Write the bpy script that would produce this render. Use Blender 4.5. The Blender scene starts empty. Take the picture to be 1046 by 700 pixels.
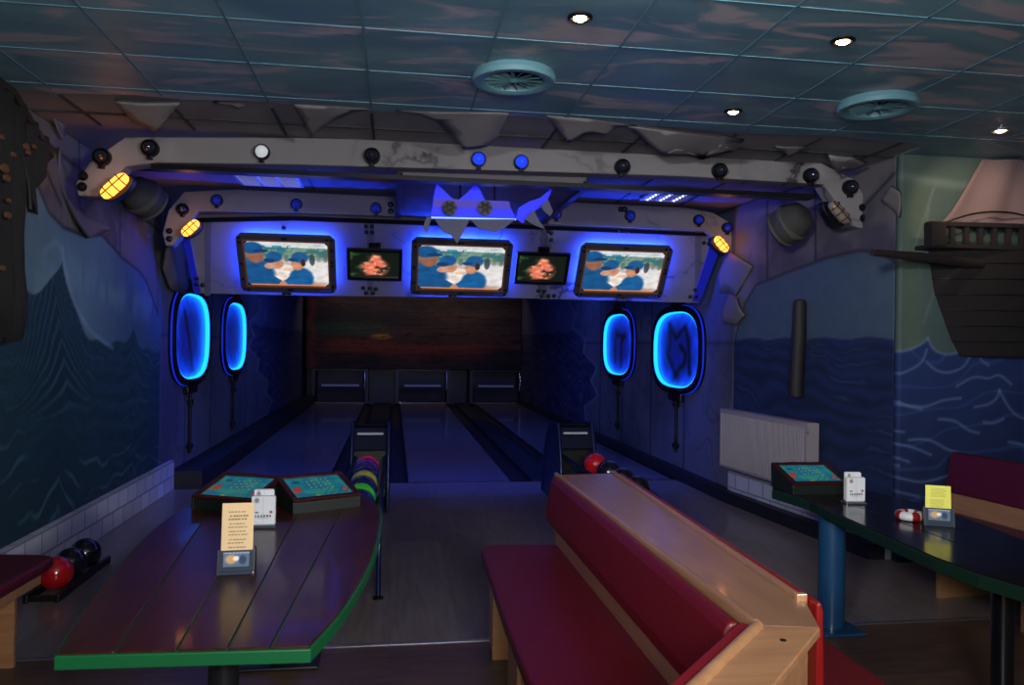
import bpy, bmesh, math, random
import numpy as np
from mathutils import Vector, Matrix
random.seed(4); RS = np.random.RandomState(7)
COL = bpy.context.scene.collection
PI = math.pi

# ------------------------------------------------------------------ camera survey
F = 798.0; H = 1.64
YAW = math.atan(121/798.); PIT = math.radians(0.13); ROL = 0.014
cf = Vector((math.sin(YAW)*math.cos(PIT), math.cos(YAW)*math.cos(PIT), math.sin(PIT)))
cr = Vector((math.cos(YAW), -math.sin(YAW), 0)); cu = cr.cross(cf)
c_, s_ = math.cos(ROL), math.sin(ROL)
cr, cu = c_*cr + s_*cu, c_*cu - s_*cr
CP = Vector((0, 0, H))
def on(x, y, ax, v):
    """surveyed point of the place: where the sight line through (x,y) meets the plane axis=v"""
    d = cf + cr*(x-523)/F + cu*(350-y)/F
    return CP + d*((v-CP[ax])/d[ax])
def onp(x, y, p0, n):
    d = cf + cr*(x-523)/F + cu*(350-y)/F
    return CP + d*((Vector(p0)-CP).dot(n)/d.dot(n))

# ------------------------------------------------------------------ materials
def s2l(c):
    return tuple((v/255.0/12.92 if v/255.0 <= .04045 else ((v/255.0+.055)/1.055)**2.4) for v in c)
def base_mat(name):
    m = bpy.data.materials.new(name); m.use_nodes = True
    nt = m.node_tree; b = nt.nodes['Principled BSDF']
    return m, nt, b
def mat(name, rgb, rough=.6, metal=0, var=.12, scale=8, bump=0, coat=0, spec=.5, stretch=(1,1,1)):
    m, nt, b = base_mat(name)
    tc = nt.nodes.new('ShaderNodeTexCoord'); mp = nt.nodes.new('ShaderNodeMapping'); mp.inputs['Scale'].default_value = stretch
    nt.links.new(tc.outputs['Object'], mp.inputs[0])
    n = nt.nodes.new('ShaderNodeTexNoise'); n.inputs['Scale'].default_value = scale; n.inputs['Detail'].default_value = 5
    nt.links.new(mp.outputs[0], n.inputs['Vector'])
    mr = nt.nodes.new('ShaderNodeMapRange'); mr.inputs[3].default_value = 1-var; mr.inputs[4].default_value = 1+var
    nt.links.new(n.outputs[0], mr.inputs[0])
    mx = nt.nodes.new('ShaderNodeVectorMath'); mx.operation = 'SCALE'; mx.inputs[0].default_value = s2l(rgb)
    nt.links.new(mr.outputs[0], mx.inputs['Scale']); nt.links.new(mx.outputs[0], b.inputs['Base Color'])
    b.inputs['Roughness'].default_value = rough; b.inputs['Metallic'].default_value = metal
    b.inputs['Specular IOR Level'].default_value = spec
    if coat: b.inputs['Coat Weight'].default_value = coat; b.inputs['Coat Roughness'].default_value = .08
    if bump:
        bp = nt.nodes.new('ShaderNodeBump'); bp.inputs['Strength'].default_value = bump; bp.inputs['Distance'].default_value = .01
        nt.links.new(n.outputs[0], bp.inputs['Height']); nt.links.new(bp.outputs[0], b.inputs['Normal'])
    return m
def paint_mat(name, rough=.75, emit=0, var=.1, bump=.15, spec=.3, scale=6):
    m, nt, b = base_mat(name)
    a = nt.nodes.new('ShaderNodeVertexColor'); a.layer_name = 'Col'
    if emit:
        b.inputs['Base Color'].default_value = (.01,.01,.01,1)
        nt.links.new(a.outputs[0], b.inputs['Emission Color']); b.inputs['Emission Strength'].default_value = emit
        b.inputs['Roughness'].default_value = rough
        return m
    tc = nt.nodes.new('ShaderNodeTexCoord')
    n = nt.nodes.new('ShaderNodeTexNoise'); n.inputs['Scale'].default_value = scale; n.inputs['Detail'].default_value = 8
    nt.links.new(tc.outputs['Object'], n.inputs['Vector'])
    mr = nt.nodes.new('ShaderNodeMapRange'); mr.inputs[3].default_value = 1-var*2; mr.inputs[4].default_value = 1+var*2
    nt.links.new(n.outputs[0], mr.inputs[0])
    mx = nt.nodes.new('ShaderNodeVectorMath'); mx.operation = 'SCALE'
    nt.links.new(a.outputs[0], mx.inputs[0]); nt.links.new(mr.outputs[0], mx.inputs['Scale'])
    nt.links.new(mx.outputs[0], b.inputs['Base Color'])
    b.inputs['Roughness'].default_value = rough; b.inputs['Specular IOR Level'].default_value = spec
    bp = nt.nodes.new('ShaderNodeBump'); bp.inputs['Strength'].default_value = bump; bp.inputs['Distance'].default_value = .01
    nt.links.new(n.outputs[0], bp.inputs['Height']); nt.links.new(bp.outputs[0], b.inputs['Normal'])
    return m
def emat(name, rgb, st):
    m, nt, b = base_mat(name); c = s2l(rgb)
    b.inputs['Base Color'].default_value = (*[v*.3 for v in c], 1); b.inputs['Emission Color'].default_value = (*c, 1)
    b.inputs['Emission Strength'].default_value = st
    return m
def wood_mat(name, rgb1, rgb2, rough=.35, scale=(1,12,12), plank=None, coat=0, gap=.35, dist=3.0, plen=1.2, spec=.5):
    """procedural wood; plank=(width, axis) lays boards of that width"""
    m, nt, b = base_mat(name)
    tc = nt.nodes.new('ShaderNodeTexCoord'); mp = nt.nodes.new('ShaderNodeMapping'); mp.inputs['Scale'].default_value = scale
    nt.links.new(tc.outputs['Object'], mp.inputs[0])
    n = nt.nodes.new('ShaderNodeTexNoise'); n.inputs['Scale'].default_value = 2.2; n.inputs['Detail'].default_value = 7; n.inputs['Distortion'].default_value = dist*.15
    nt.links.new(mp.outputs[0], n.inputs['Vector'])
    cr_ = nt.nodes.new('ShaderNodeValToRGB'); e = cr_.color_ramp.elements
    e[0].position = .3; e[0].color = (*s2l(rgb1), 1); e[1].position = .7; e[1].color = (*s2l(rgb2), 1)
    nt.links.new(n.outputs[0], cr_.inputs[0]); out = cr_.outputs[0]
    if plank:
        br = nt.nodes.new('ShaderNodeTexBrick'); br.inputs['Color1'].default_value = (1,1,1,1); br.inputs['Color2'].default_value = (.78,.78,.78,1)
        br.inputs['Mortar'].default_value = (gap,gap,gap,1); br.inputs['Scale'].default_value = 1; br.inputs['Mortar Size'].default_value = .0015
        br.inputs['Brick Width'].default_value = plen; br.inputs['Row Height'].default_value = plank[0]
        mp2 = nt.nodes.new('ShaderNodeMapping')
        if plank[1] == 'Y': mp2.inputs['Rotation'].default_value = (0,0,PI/2)
        nt.links.new(tc.outputs['Object'], mp2.inputs[0]); nt.links.new(mp2.outputs[0], br.inputs['Vector'])
        mm = nt.nodes.new('ShaderNodeMix'); mm.data_type = 'RGBA'; mm.blend_type = 'MULTIPLY'; mm.inputs[0].default_value = 1
        nt.links.new(out, mm.inputs[6]); nt.links.new(br.outputs[0], mm.inputs[7]); out = mm.outputs[2]
    nt.links.new(out, b.inputs['Base Color']); b.inputs['Roughness'].default_value = rough; b.inputs['Specular IOR Level'].default_value = spec
    if coat: b.inputs['Coat Weight'].default_value = coat; b.inputs['Coat Roughness'].default_value = .06
    return m
def marble_mat(name, rgb, crack=(40,38,42), rough=.7, scale=1.3):
    """grey weathered hull plating with thin dark cracks"""
    m, nt, b = base_mat(name)
    tc = nt.nodes.new('ShaderNodeTexCoord')
    n = nt.nodes.new('ShaderNodeTexNoise'); n.inputs['Scale'].default_value = scale*1.6; n.inputs['Detail'].default_value = 8
    nt.links.new(tc.outputs['Object'], n.inputs['Vector'])
    sub = nt.nodes.new('ShaderNodeMath'); sub.operation = 'SUBTRACT'; sub.inputs[1].default_value = .5; nt.links.new(n.outputs[0], sub.inputs[0])
    ab = nt.nodes.new('ShaderNodeMath'); ab.operation = 'ABSOLUTE'; nt.links.new(sub.outputs[0], ab.inputs[0])
    r = nt.nodes.new('ShaderNodeValToRGB'); e = r.color_ramp.elements
    e[0].position = 0; e[0].color = (*s2l(crack), 1); e[1].position = .022; e[1].color = (*s2l([v*.92 for v in rgb]), 1)
    k = e.new(.2); k.color = (*s2l([min(255, v*1.12) for v in rgb]), 1)
    nt.links.new(ab.outputs[0], r.inputs[0])
    n2 = nt.nodes.new('ShaderNodeTexNoise'); n2.inputs['Scale'].default_value = scale*.8; n2.inputs['Detail'].default_value = 2
    nt.links.new(tc.outputs['Object'], n2.inputs['Vector'])
    g = nt.nodes.new('ShaderNodeMapRange'); g.inputs[1].default_value = .5; g.inputs[2].default_value = .6
    nt.links.new(n2.outputs[0], g.inputs[0])
    mm = nt.nodes.new('ShaderNodeMix'); mm.data_type = 'RGBA'; mm.inputs[6].default_value = (*s2l(rgb), 1)
    nt.links.new(g.outputs[0], mm.inputs[0]); nt.links.new(r.outputs[0], mm.inputs[7])
    nt.links.new(mm.outputs[2], b.inputs['Base Color']); b.inputs['Roughness'].default_value = rough
    b.inputs['Specular IOR Level'].default_value = .3
    return m
M = {
 'plate': marble_mat('weathered_plate', (120,116,118)),
 'plate_dark': marble_mat('weathered_plate_dark', (96,92,98)),
 'ceil_grey': mat('grey_ceiling_paint', (124,120,124), .85, var=.25, scale=3),
 'bar_dark': mat('dark_ceiling_bar', (42,44,50), .7),
 'bar_lit': mat('lit_ceiling_bar', (105,150,165), .35, .2),  # paler than the lengthwise bars: caught light put into the colour
 'bar_blue': mat('blue_ceiling_bar', (78,116,136), .7),
 'black': mat('black_plastic', (18,18,22), .4),
 'black_gloss': mat('black_gloss', (14,14,18), .15, coat=.5),
 'gutter': mat('dark_gutter', (24,24,34), .45, var=.3),
 'ledge': mat('dark_plinth', (15,16,26), .6),
 'bolt': mat('dark_bolt', (26,26,32), .35, .6),
 'chrome': mat('brushed_metal', (170,170,175), .25, .9),
 'alu': mat('aluminium', (190,190,195), .3, .9),
 'frame': mat('tv_frame_metal', (70,68,74), .5, .3, var=.25, scale=12),
 'blue_metal': mat('blue_lacquer_metal', (18,34,76), .3, .3),
 'blue_col': mat('blue_column', (24,66,104), .35, coat=.3),
 'red': mat('red_leatherette', (98,9,16), .42, bump=.15, scale=60, var=.08),
 'red_bright': mat('bright_red_piping', (128,13,12), .4, var=.06),
 'darkred': mat('dark_red_leatherette', (72,9,17), .42, bump=.15, scale=60, var=.08),
 'beech': wood_mat('beech', (160,112,76), (180,132,92), .35, (1.5,14,14), coat=.25),
 'beech_y': wood_mat('beech_lengthwise', (138,98,72), (156,114,84), .3, (14,1.5,14), coat=.35),
 'table': wood_mat('stained_table_planks', (42,17,10), (72,31,18), .30, (16,1.2,16), coat=.1, spec=.32),
 'table_dark': wood_mat('dark_table_top', (14,11,13), (24,18,20), .2, (16,1.2,16), coat=.15, spec=.35),
 'green': mat('green_edge', (14,92,50), .4, var=.08),
 'green_dark': mat('dark_green_edge', (10,38,28), .4, var=.08),
 'console_wood': wood_mat('console_wood', (42,12,10), (62,20,16), .35, (6,6,20)),
 'green_box': mat('console_side', (12,22,18), .5),
 'plastic_clear': mat('smoke_plastic', (60,70,82), .12, coat=.6),
 'radiator': mat('radiator_enamel', (142,134,138), .45, var=.03),
 'flap_dark': mat('torn_wall_sheet', (92,86,88), .7, var=.3, scale=3, bump=.2),
 'white': mat('white_enamel', (205,205,205), .4, var=.03),
 'white_dirty': mat('white_painted_brick', (190,192,198), .7, var=.1, bump=.4, scale=25),
 'ship': wood_mat('ship_hull', (9,6,9), (20,12,17), .9, (1.5,14,14)),
 'ship_rail': wood_mat('ship_rail', (18,11,12), (32,20,21), .8, (8,8,8)),
 'sail': mat('sail_cloth', (108,90,96), .85, var=.22, scale=3, bump=.3),
 'rag': mat('dark_rag', (20,17,17), .9, var=.4, scale=5, bump=.6),
 'gold': mat('gold_patch', (96,60,34), .8),
 'post': wood_mat('old_post', (12,10,13), (26,20,24), .7, (12,12,1.5)),
 'vent': mat('blue_vent', (88,128,138), .45, var=.06),
 'vent_dark': mat('vent_inside', (22,34,40), .7),
 'lens_dark': mat('dark_lens', (30,32,46), .12, coat=1),
 'drum': mat('grey_drum', (52,50,48), .8, var=.3, scale=5),
 'drum_band': mat('drum_band', (74,72,64), .7, var=.2),
 'flap': mat('torn_sheet', (132,128,128), .75, var=.25, scale=2.5, bump=.2),
 'flap_edge': mat('torn_edge', (52,50,52), .7),
 'label': mat('white_label', (200,200,205), .5),
 'red_glass': mat('lamp_guard', (92,58,40), .4, .6),
 'e_orange': emat('cage_lamp_glow', (255,135,45), 5),
 'e_off': mat('unlit_lamp_glass', (120,110,100), .08, coat=1),
 'e_warm': emat('downlight_glow', (255,205,140), 30),
 'e_blue': emat('blue_led', (25,62,255), 120),
 'e_blue_soft': emat('blue_led_soft', (20,45,255), 2.2),
 'e_edge': emat('edge_line_blue', (20,45,230), .7),
 'e_cyan': emat('cyan_led', (10,110,255), 5.5),
 'e_troffer': emat('troffer_dim', (175,180,195), .6),
 'painted': paint_mat('mural_paint'),
 'print': paint_mat('printed_card', .5, var=.02, bump=0),
 'screen': paint_mat('tv_screen', .25, emit=1.0),
 'screen_dim': paint_mat('small_screen', .25, emit=1.1),
 'console_screen': paint_mat('console_screen', .2, emit=.40),
 'oval': paint_mat('porthole_panel', .3, emit=1.15),
}
for nm, c in (('red_ball',(190,22,28)),('pink_ball',(210,24,60)),('yellow_ball',(170,165,40)),('green_ball',(60,190,40)),
              ('black_ball',(14,14,18)),('blue_ball',(20,30,80)),('purple_ball',(70,30,110))):
    M[nm] = mat(nm, c, .18, coat=.8, var=.1, scale=12)

# ------------------------------------------------------------------ mesh helpers
def link(name, me, m, parent=None, smooth=False, bevel=0, seg=2):
    o = bpy.data.objects.new(name, me); COL.objects.link(o)
    if m is not None: me.materials.append(m)
    if parent is not None:
        o.parent = parent
        if parent.type == 'EMPTY' or True:
            pass
    if smooth:
        for p in me.polygons: p.use_smooth = True
    if bevel:
        b = o.modifiers.new('bevel', 'BEVEL'); b.width = bevel; b.segments = seg; b.limit_method = 'ANGLE'; b.angle_limit = math.radians(40)
    return o
class MB:
    def __init__(s): s.v = []; s.f = []
    def add(s, v, f):
        n = len(s.v); s.v += [tuple(p) for p in v]; s.f += [tuple(i+n for i in q) for q in f]; return s
    def box(s, lo, hi, R=None, at=(0,0,0)):
        x0,y0,z0 = lo; x1,y1,z1 = hi
        v = [Vector(p) for p in ((x0,y0,z0),(x1,y0,z0),(x1,y1,z0),(x0,y1,z0),(x0,y0,z1),(x1,y0,z1),(x1,y1,z1),(x0,y1,z1))]
        if R is not None: v = [R @ p for p in v]
        v = [p+Vector(at) for p in v]
        return s.add(v, ((0,3,2,1),(4,5,6,7),(0,1,5,4),(1,2,6,5),(2,3,7,6),(3,0,4,7)))
    def prism(s, pts, vec):
        vec = Vector(vec); n = len(pts); a = [Vector(p) for p in pts]
        nrm = Vector((0,0,0))
        for i in range(n): nrm += a[i].cross(a[(i+1)%n])
        if nrm.dot(vec) > 0: a = a[::-1]
        b = [p+vec for p in a]
        f = [tuple(range(n)), tuple(range(2*n-1, n-1, -1))] + [(i, i+n, (i+1)%n+n, (i+1)%n) for i in range(n)]
        return s.add(a+b, f)
    def tube(s, pts, r, n=12, cap=True):
        pts = [Vector(p) for p in pts]; rr = r if hasattr(r, '__len__') else [r]*len(pts); v = []; f = []
        T = [(pts[min(i+1, len(pts)-1)]-pts[max(i-1,0)]).normalized() for i in range(len(pts))]
        ref = min((Vector((1,0,0)),Vector((0,1,0)),Vector((0,0,1))), key=lambda e: max(abs(q.dot(e)) for q in T))
        for i, p in enumerate(pts):
            t = T[i]; a = t.cross(ref); a.normalize(); b = t.cross(a)
            for k in range(n):
                an = 2*PI*k/n; v.append(p+(a*math.cos(an)+b*math.sin(an))*rr[i])
        for i in range(len(pts)-1):
            for k in range(n): f.append((i*n+k, i*n+(k+1)%n, (i+1)*n+(k+1)%n, (i+1)*n+k))
        if cap: f += [tuple(range(n-1,-1,-1)), tuple(range((len(pts)-1)*n, len(pts)*n))]
        return s.add(v, f)
    def lathe(s, prof, c, axis=(0,0,1), n=32, sx=1, sy=1):
        q = Vector((0,0,1)).rotation_difference(Vector(axis).normalized()); v = []; f = []
        for r, h in prof:
            for k in range(n):
                an = 2*PI*k/n; v.append(q @ Vector((r*math.cos(an)*sx, r*math.sin(an)*sy, h)) + Vector(c))
        for i in range(len(prof)-1):
            for k in range(n): f.append((i*n+k, i*n+(k+1)%n, (i+1)*n+(k+1)%n, (i+1)*n+k))
        f += [tuple(range(n-1,-1,-1)), tuple(range((len(prof)-1)*n, len(prof)*n))]
        return s.add(v, f)
    def sphere(s, c, r, n=28, m=16):
        prof = [(max(1e-4, r*math.sin(PI*i/m)), -r*math.cos(PI*i/m)) for i in range(m+1)]
        return s.lathe(prof, c, n=n)
    def obj(s, name, m, parent=None, smooth=False, bevel=0, seg=2):
        me = bpy.data.meshes.new(name); me.from_pydata(s.v, [], s.f); me.update()
        bm = bmesh.new(); bm.from_mesh(me); bmesh.ops.recalc_face_normals(bm, faces=bm.faces); bm.to_mesh(me); bm.free()
        o = link(name, me, m, parent, smooth, bevel, seg)
        if smooth:
            bpy.context.view_layer.update()
            me.set_sharp_from_angle(angle=math.radians(40))
        if parent is not None: o.matrix_parent_inverse = PINV.get(parent.name, Matrix.Identity(4))
        return o
PINV = {}
def tag(o, label, cat, group=None, kind=None):
    o['label'] = label; o['category'] = cat
    if group: o['group'] = group
    if kind: o['kind'] = kind
    return o
def thing(name, loc, label, cat, group=None, rz=0):
    """Empty at the base of a thing; children are modelled in world coordinates unless local=True is wanted"""
    o = bpy.data.objects.new(name, None); COL.objects.link(o); o.location = loc; o.rotation_euler = (0,0,rz); o.empty_display_size = .1
    tag(o, label, cat, group)
    PINV[o.name] = (Matrix.Translation(Vector(loc)) @ Matrix.Rotation(rz, 4, 'Z')).inverted()
    return o
def thing_local(name, loc, label, cat, group=None, rz=0):
    o = thing(name, loc, label, cat, group, rz); PINV[o.name] = Matrix.Identity(4); return o
def struct(o): o['kind'] = 'structure'; return o
def copy_thing(src, loc, label, rz=None):
    r = src.copy(); COL.objects.link(r); r.location = loc; r['label'] = label
    if rz is not None: r.rotation_euler = (0,0,rz)
    for ch in list(src.children):
        c = ch.copy(); COL.objects.link(c); c.parent = r
        for g in list(ch.children):
            d = g.copy(); COL.objects.link(d); d.parent = c
    return r
def paint(name, P0, U, V, nu, nv, fn, m, parent=None, thick=0, off=None):
    """grid of faces from P0 along U and V, coloured per vertex by fn(a,b) (a,b in 0..1) in sRGB 0..255"""
    P0, U, V = Vector(P0), Vector(U), Vector(V)
    a, b = np.meshgrid(np.linspace(0,1,nu+1), np.linspace(0,1,nv+1))
    A, B = a.ravel(), b.ravel()
    co = np.array(P0)[None,:] + A[:,None]*np.array(U) + B[:,None]*np.array(V)
    if off is not None: co = co + off(A, B)
    idx = np.arange((nu+1)*(nv+1)).reshape(nv+1, nu+1)
    q = np.stack([idx[:-1,:-1], idx[:-1,1:], idx[1:,1:], idx[1:,:-1]], -1).reshape(-1,4)
    me = bpy.data.meshes.new(name); me.vertices.add(len(co)); me.vertices.foreach_set('co', co.ravel())
    me.loops.add(q.size); me.loops.foreach_set('vertex_index', q.ravel().astype(np.int32))
    me.polygons.add(len(q)); me.polygons.foreach_set('loop_start', np.arange(0, q.size, 4).astype(np.int32))
    me.update(calc_edges=True)
    c = np.clip(fn(A, B), 0, 255)/255.0
    c = np.where(c <= .04045, c/12.92, ((c+.055)/1.055)**2.4)
    ca = me.color_attributes.new('Col', 'FLOAT_COLOR', 'POINT')
    ca.data.foreach_set('color', np.concatenate([c, np.ones((len(c),1))], 1).astype(np.float32).ravel())
    o = link(name, me, m, parent)
    if parent is not None: o.matrix_parent_inverse = PINV.get(parent.name, Matrix.Identity(4))
    if thick:
        sd = o.modifiers.new('solid', 'SOLIDIFY'); sd.thickness = thick; sd.offset = -1
    return o
# numpy painting tools
_W = [(RS.uniform(-1,1), RS.uniform(-1,1), RS.uniform(0,6.28)) for _ in range(60)]
def fbm(x, y, s=1.0, o=5, seed=0):
    r = np.zeros_like(x); amp = 1.0; tot = 0
    for i in range(o):
        for k in range(4):
            wx, wy, ph = _W[(seed*7+i*4+k) % 60]
            r += amp*np.sin((x*wx+y*wy)*s*(2.1**i)*3 + ph + 1.7*np.sin((x*wy-y*wx)*s*(2.1**i)*2+ph*2))
        tot += amp*4; amp *= .55
    return r/tot*2.2
def mixc(c, d, t):
    t = np.clip(t, 0, 1)[:,None]; return c*(1-t) + np.array(d, float)[None,:]*t if not isinstance(d, np.ndarray) else c*(1-t)+d*t
def full(x, c): return np.repeat(np.array([c], float), len(x), 0)
def sm(e0, e1, x): t = np.clip((x-e0)/(e1-e0), 0, 1); return t*t*(3-2*t)
def segd(x, y, pts):
    d = np.full_like(x, 1e9)
    for (x0,y0),(x1,y1) in zip(pts[:-1], pts[1:]):
        dx, dy = x1-x0, y1-y0; t = np.clip(((x-x0)*dx+(y-y0)*dy)/(dx*dx+dy*dy+1e-12), 0, 1)
        d = np.minimum(d, np.hypot(x-x0-t*dx, y-y0-t*dy))
    return d
def ell(x, y, cx, cy, rx, ry, soft=.15): 
    return 1-sm(1-soft, 1+soft, np.hypot((x-cx)/rx, (y-cy)/ry))
def curve(pts, n=12):
    out = []
    P = [pts[0]]+list(pts)+[pts[-1]]
    for i in range(1, len(P)-2):
        p0,p1,p2,p3 = [np.array(P[j], float) for j in (i-1,i,i+1,i+2)]
        for k in range(n):
            t = k/n; out.append(tuple(.5*((2*p1)+(-p0+p2)*t+(2*p0-5*p1+4*p2-p3)*t*t+(-p0+3*p1-3*p2+p3)*t**3)))
    out.append(tuple(pts[-1])); return out
def inpoly(x, y, poly):
    r = np.zeros(len(x), bool); n = len(poly); j = n-1
    for i in range(n):
        xi, yi = poly[i]; xj, yj = poly[j]
        c = ((yi > y) != (yj > y)) & (x < (xj-xi)*(y-yi)/((yj-yi) if yj != yi else 1e-9)+xi)
        r ^= c; j = i
    return r

# ================================================================== THE SETTING
HC = 3.15
YB = 5.16            # edge of the blue ceiling
CORN = (3.86, 5.58)  # corner between right wall and the wall with the ship
# floors
M['floor_near'] = wood_mat('brown_laminate', (78,58,46), (104,80,62), .42, (2,12,12), plank=(.19,'X'), gap=.55)
M['floor_app'] = wood_mat('approach_boards', (116,106,100), (142,130,122), .28, (12,1.2,12), plank=(.40,'Y'), gap=.55, plen=2.6, coat=.15)
M['lane'] = wood_mat('lane_boards', (110,104,110), (134,126,130), .22, (24,1.0,24), plank=(.03,'Y'), gap=.86, plen=4, coat=.3)
struct(MB().box((-2.6,-3,-.1),(7,4.3,0)).obj('floor', M['floor_near']))
struct(MB().box((-2.6,4.3,-.1),(7,9.2,0)).obj('floor', M['floor_app']))
struct(MB().box((-2.6,9.2,-.35),(4.2,22.6,-.12)).obj('floor', M['gutter']))
struct(MB().box((-2.4,4.285,0),(7,4.315,.004)).obj('trim_1', M['alu']))
# ceiling: painted blue tiles in front, grey behind the torn edge
def ceiling_mat():
    m, nt, b = base_mat('painted_sky_tiles')
    tc = nt.nodes.new('ShaderNodeTexCoord')
    n1 = nt.nodes.new('ShaderNodeTexNoise'); n1.inputs['Scale'].default_value = .55; n1.inputs['Detail'].default_value = 4; n1.inputs['Distortion'].default_value = 1.4
    mp = nt.nodes.new('ShaderNodeMapping'); mp.inputs['Scale'].default_value = (1.0,2.2,1); mp.inputs['Rotation'].default_value = (0,0,.5)
    nt.links.new(tc.outputs['Object'], mp.inputs[0]); nt.links.new(mp.outputs[0], n1.inputs['Vector'])
    r1 = nt.nodes.new('ShaderNodeValToRGB'); e = r1.color_ramp.elements
    e[0].position = .40; e[0].color = (*s2l((86,118,134)), 1); e[1].position = .62; e[1].color = (*s2l((110,144,154)), 1)
    nt.links.new(n1.outputs[0], r1.inputs[0])
    n2 = nt.nodes.new('ShaderNodeTexNoise'); n2.inputs['Scale'].default_value = 1.7; n2.inputs['Detail'].default_value = 5; n2.inputs['Distortion'].default_value = 1.6
    mp2 = nt.nodes.new('ShaderNodeMapping'); mp2.inputs['Scale'].default_value = (.6,1.9,1); mp2.inputs['Rotation'].default_value = (0,0,-.55); mp2.inputs['Location'].default_value = (3.3,1.2,0)
    nt.links.new(tc.outputs['Object'], mp2.inputs[0]); nt.links.new(mp2.outputs[0], n2.inputs['Vector'])
    g = nt.nodes.new('ShaderNodeMapRange'); g.inputs[1].default_value = .52; g.inputs[2].default_value = .62; g.inputs[4].default_value = .75
    nt.links.new(n2.outputs[0], g.inputs[0])
    mm = nt.nodes.new('ShaderNodeMix'); mm.data_type = 'RGBA'; mm.inputs[7].default_value = (*s2l((176,160,164)), 1)
    nt.links.new(g.outputs[0], mm.inputs[0]); nt.links.new(r1.outputs[0], mm.inputs[6])
    n3 = nt.nodes.new('ShaderNodeTexNoise'); n3.inputs['Scale'].default_value = 90
    nt.links.new(tc.outputs['Object'], n3.inputs['Vector'])
    bp = nt.nodes.new('ShaderNodeBump'); bp.inputs['Strength'].default_value = .25; bp.inputs['Distance'].default_value = .004
    nt.links.new(n3.outputs[0], bp.inputs['Height']); nt.links.new(bp.outputs[0], b.inputs['Normal'])
    nt.links.new(mm.outputs[2], b.inputs['Base Color']); b.inputs['Roughness'].default_value = .5
    return m
edge = [(-2.6, YB)]
random.seed(11)
x = -2.4
while x < 3.8:
    edge.append((x, YB+random.uniform(-.05,.05))); x += random.uniform(.12,.4)
edge += [(3.86, YB+.1), (3.86, 5.6), (7, 5.6)]
pts = [(7,-3,HC),(-2.6,-3,HC)] + [(a,b,HC) for a,b in edge]
struct(MB().prism(pts, (0,0,.1)).obj('ceiling', ceiling_mat()))
struct(MB().box((-2.6,YB-.2,HC+.008),(3.9,22.6,HC+.1)).obj('ceiling', M['ceil_grey']))
ti = 2
for k in range(-9, 1):
    y = 5.0+k*.592
    struct(MB().box((-2.4,y-.0045,HC-.003),(7,y+.0045,HC+.01)).obj('trim_%d'%ti, M['bar_lit'])); ti += 1
for k in range(-2, 14):
    x = -.8+k*.636
    struct(MB().box((x-.007,-3,HC-.003),(x+.007,5.1,HC+.01)).obj('trim_%d'%ti, M['bar_blue'])); ti += 1
for y in (5.6,):
    struct(MB().box((-2.4,y-.008,HC-.004),(3.86,y+.008,HC+.02)).obj('trim_%d'%ti, M['bar_dark'])); ti += 1
for k in range(-2, 8):
    x = -.8+k*.636
    struct(MB().box((x-.009,5.22,HC-.004),(x+.009,5.9,HC+.02)).obj('trim_%d'%ti, M['bar_dark'])); ti += 1

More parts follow.
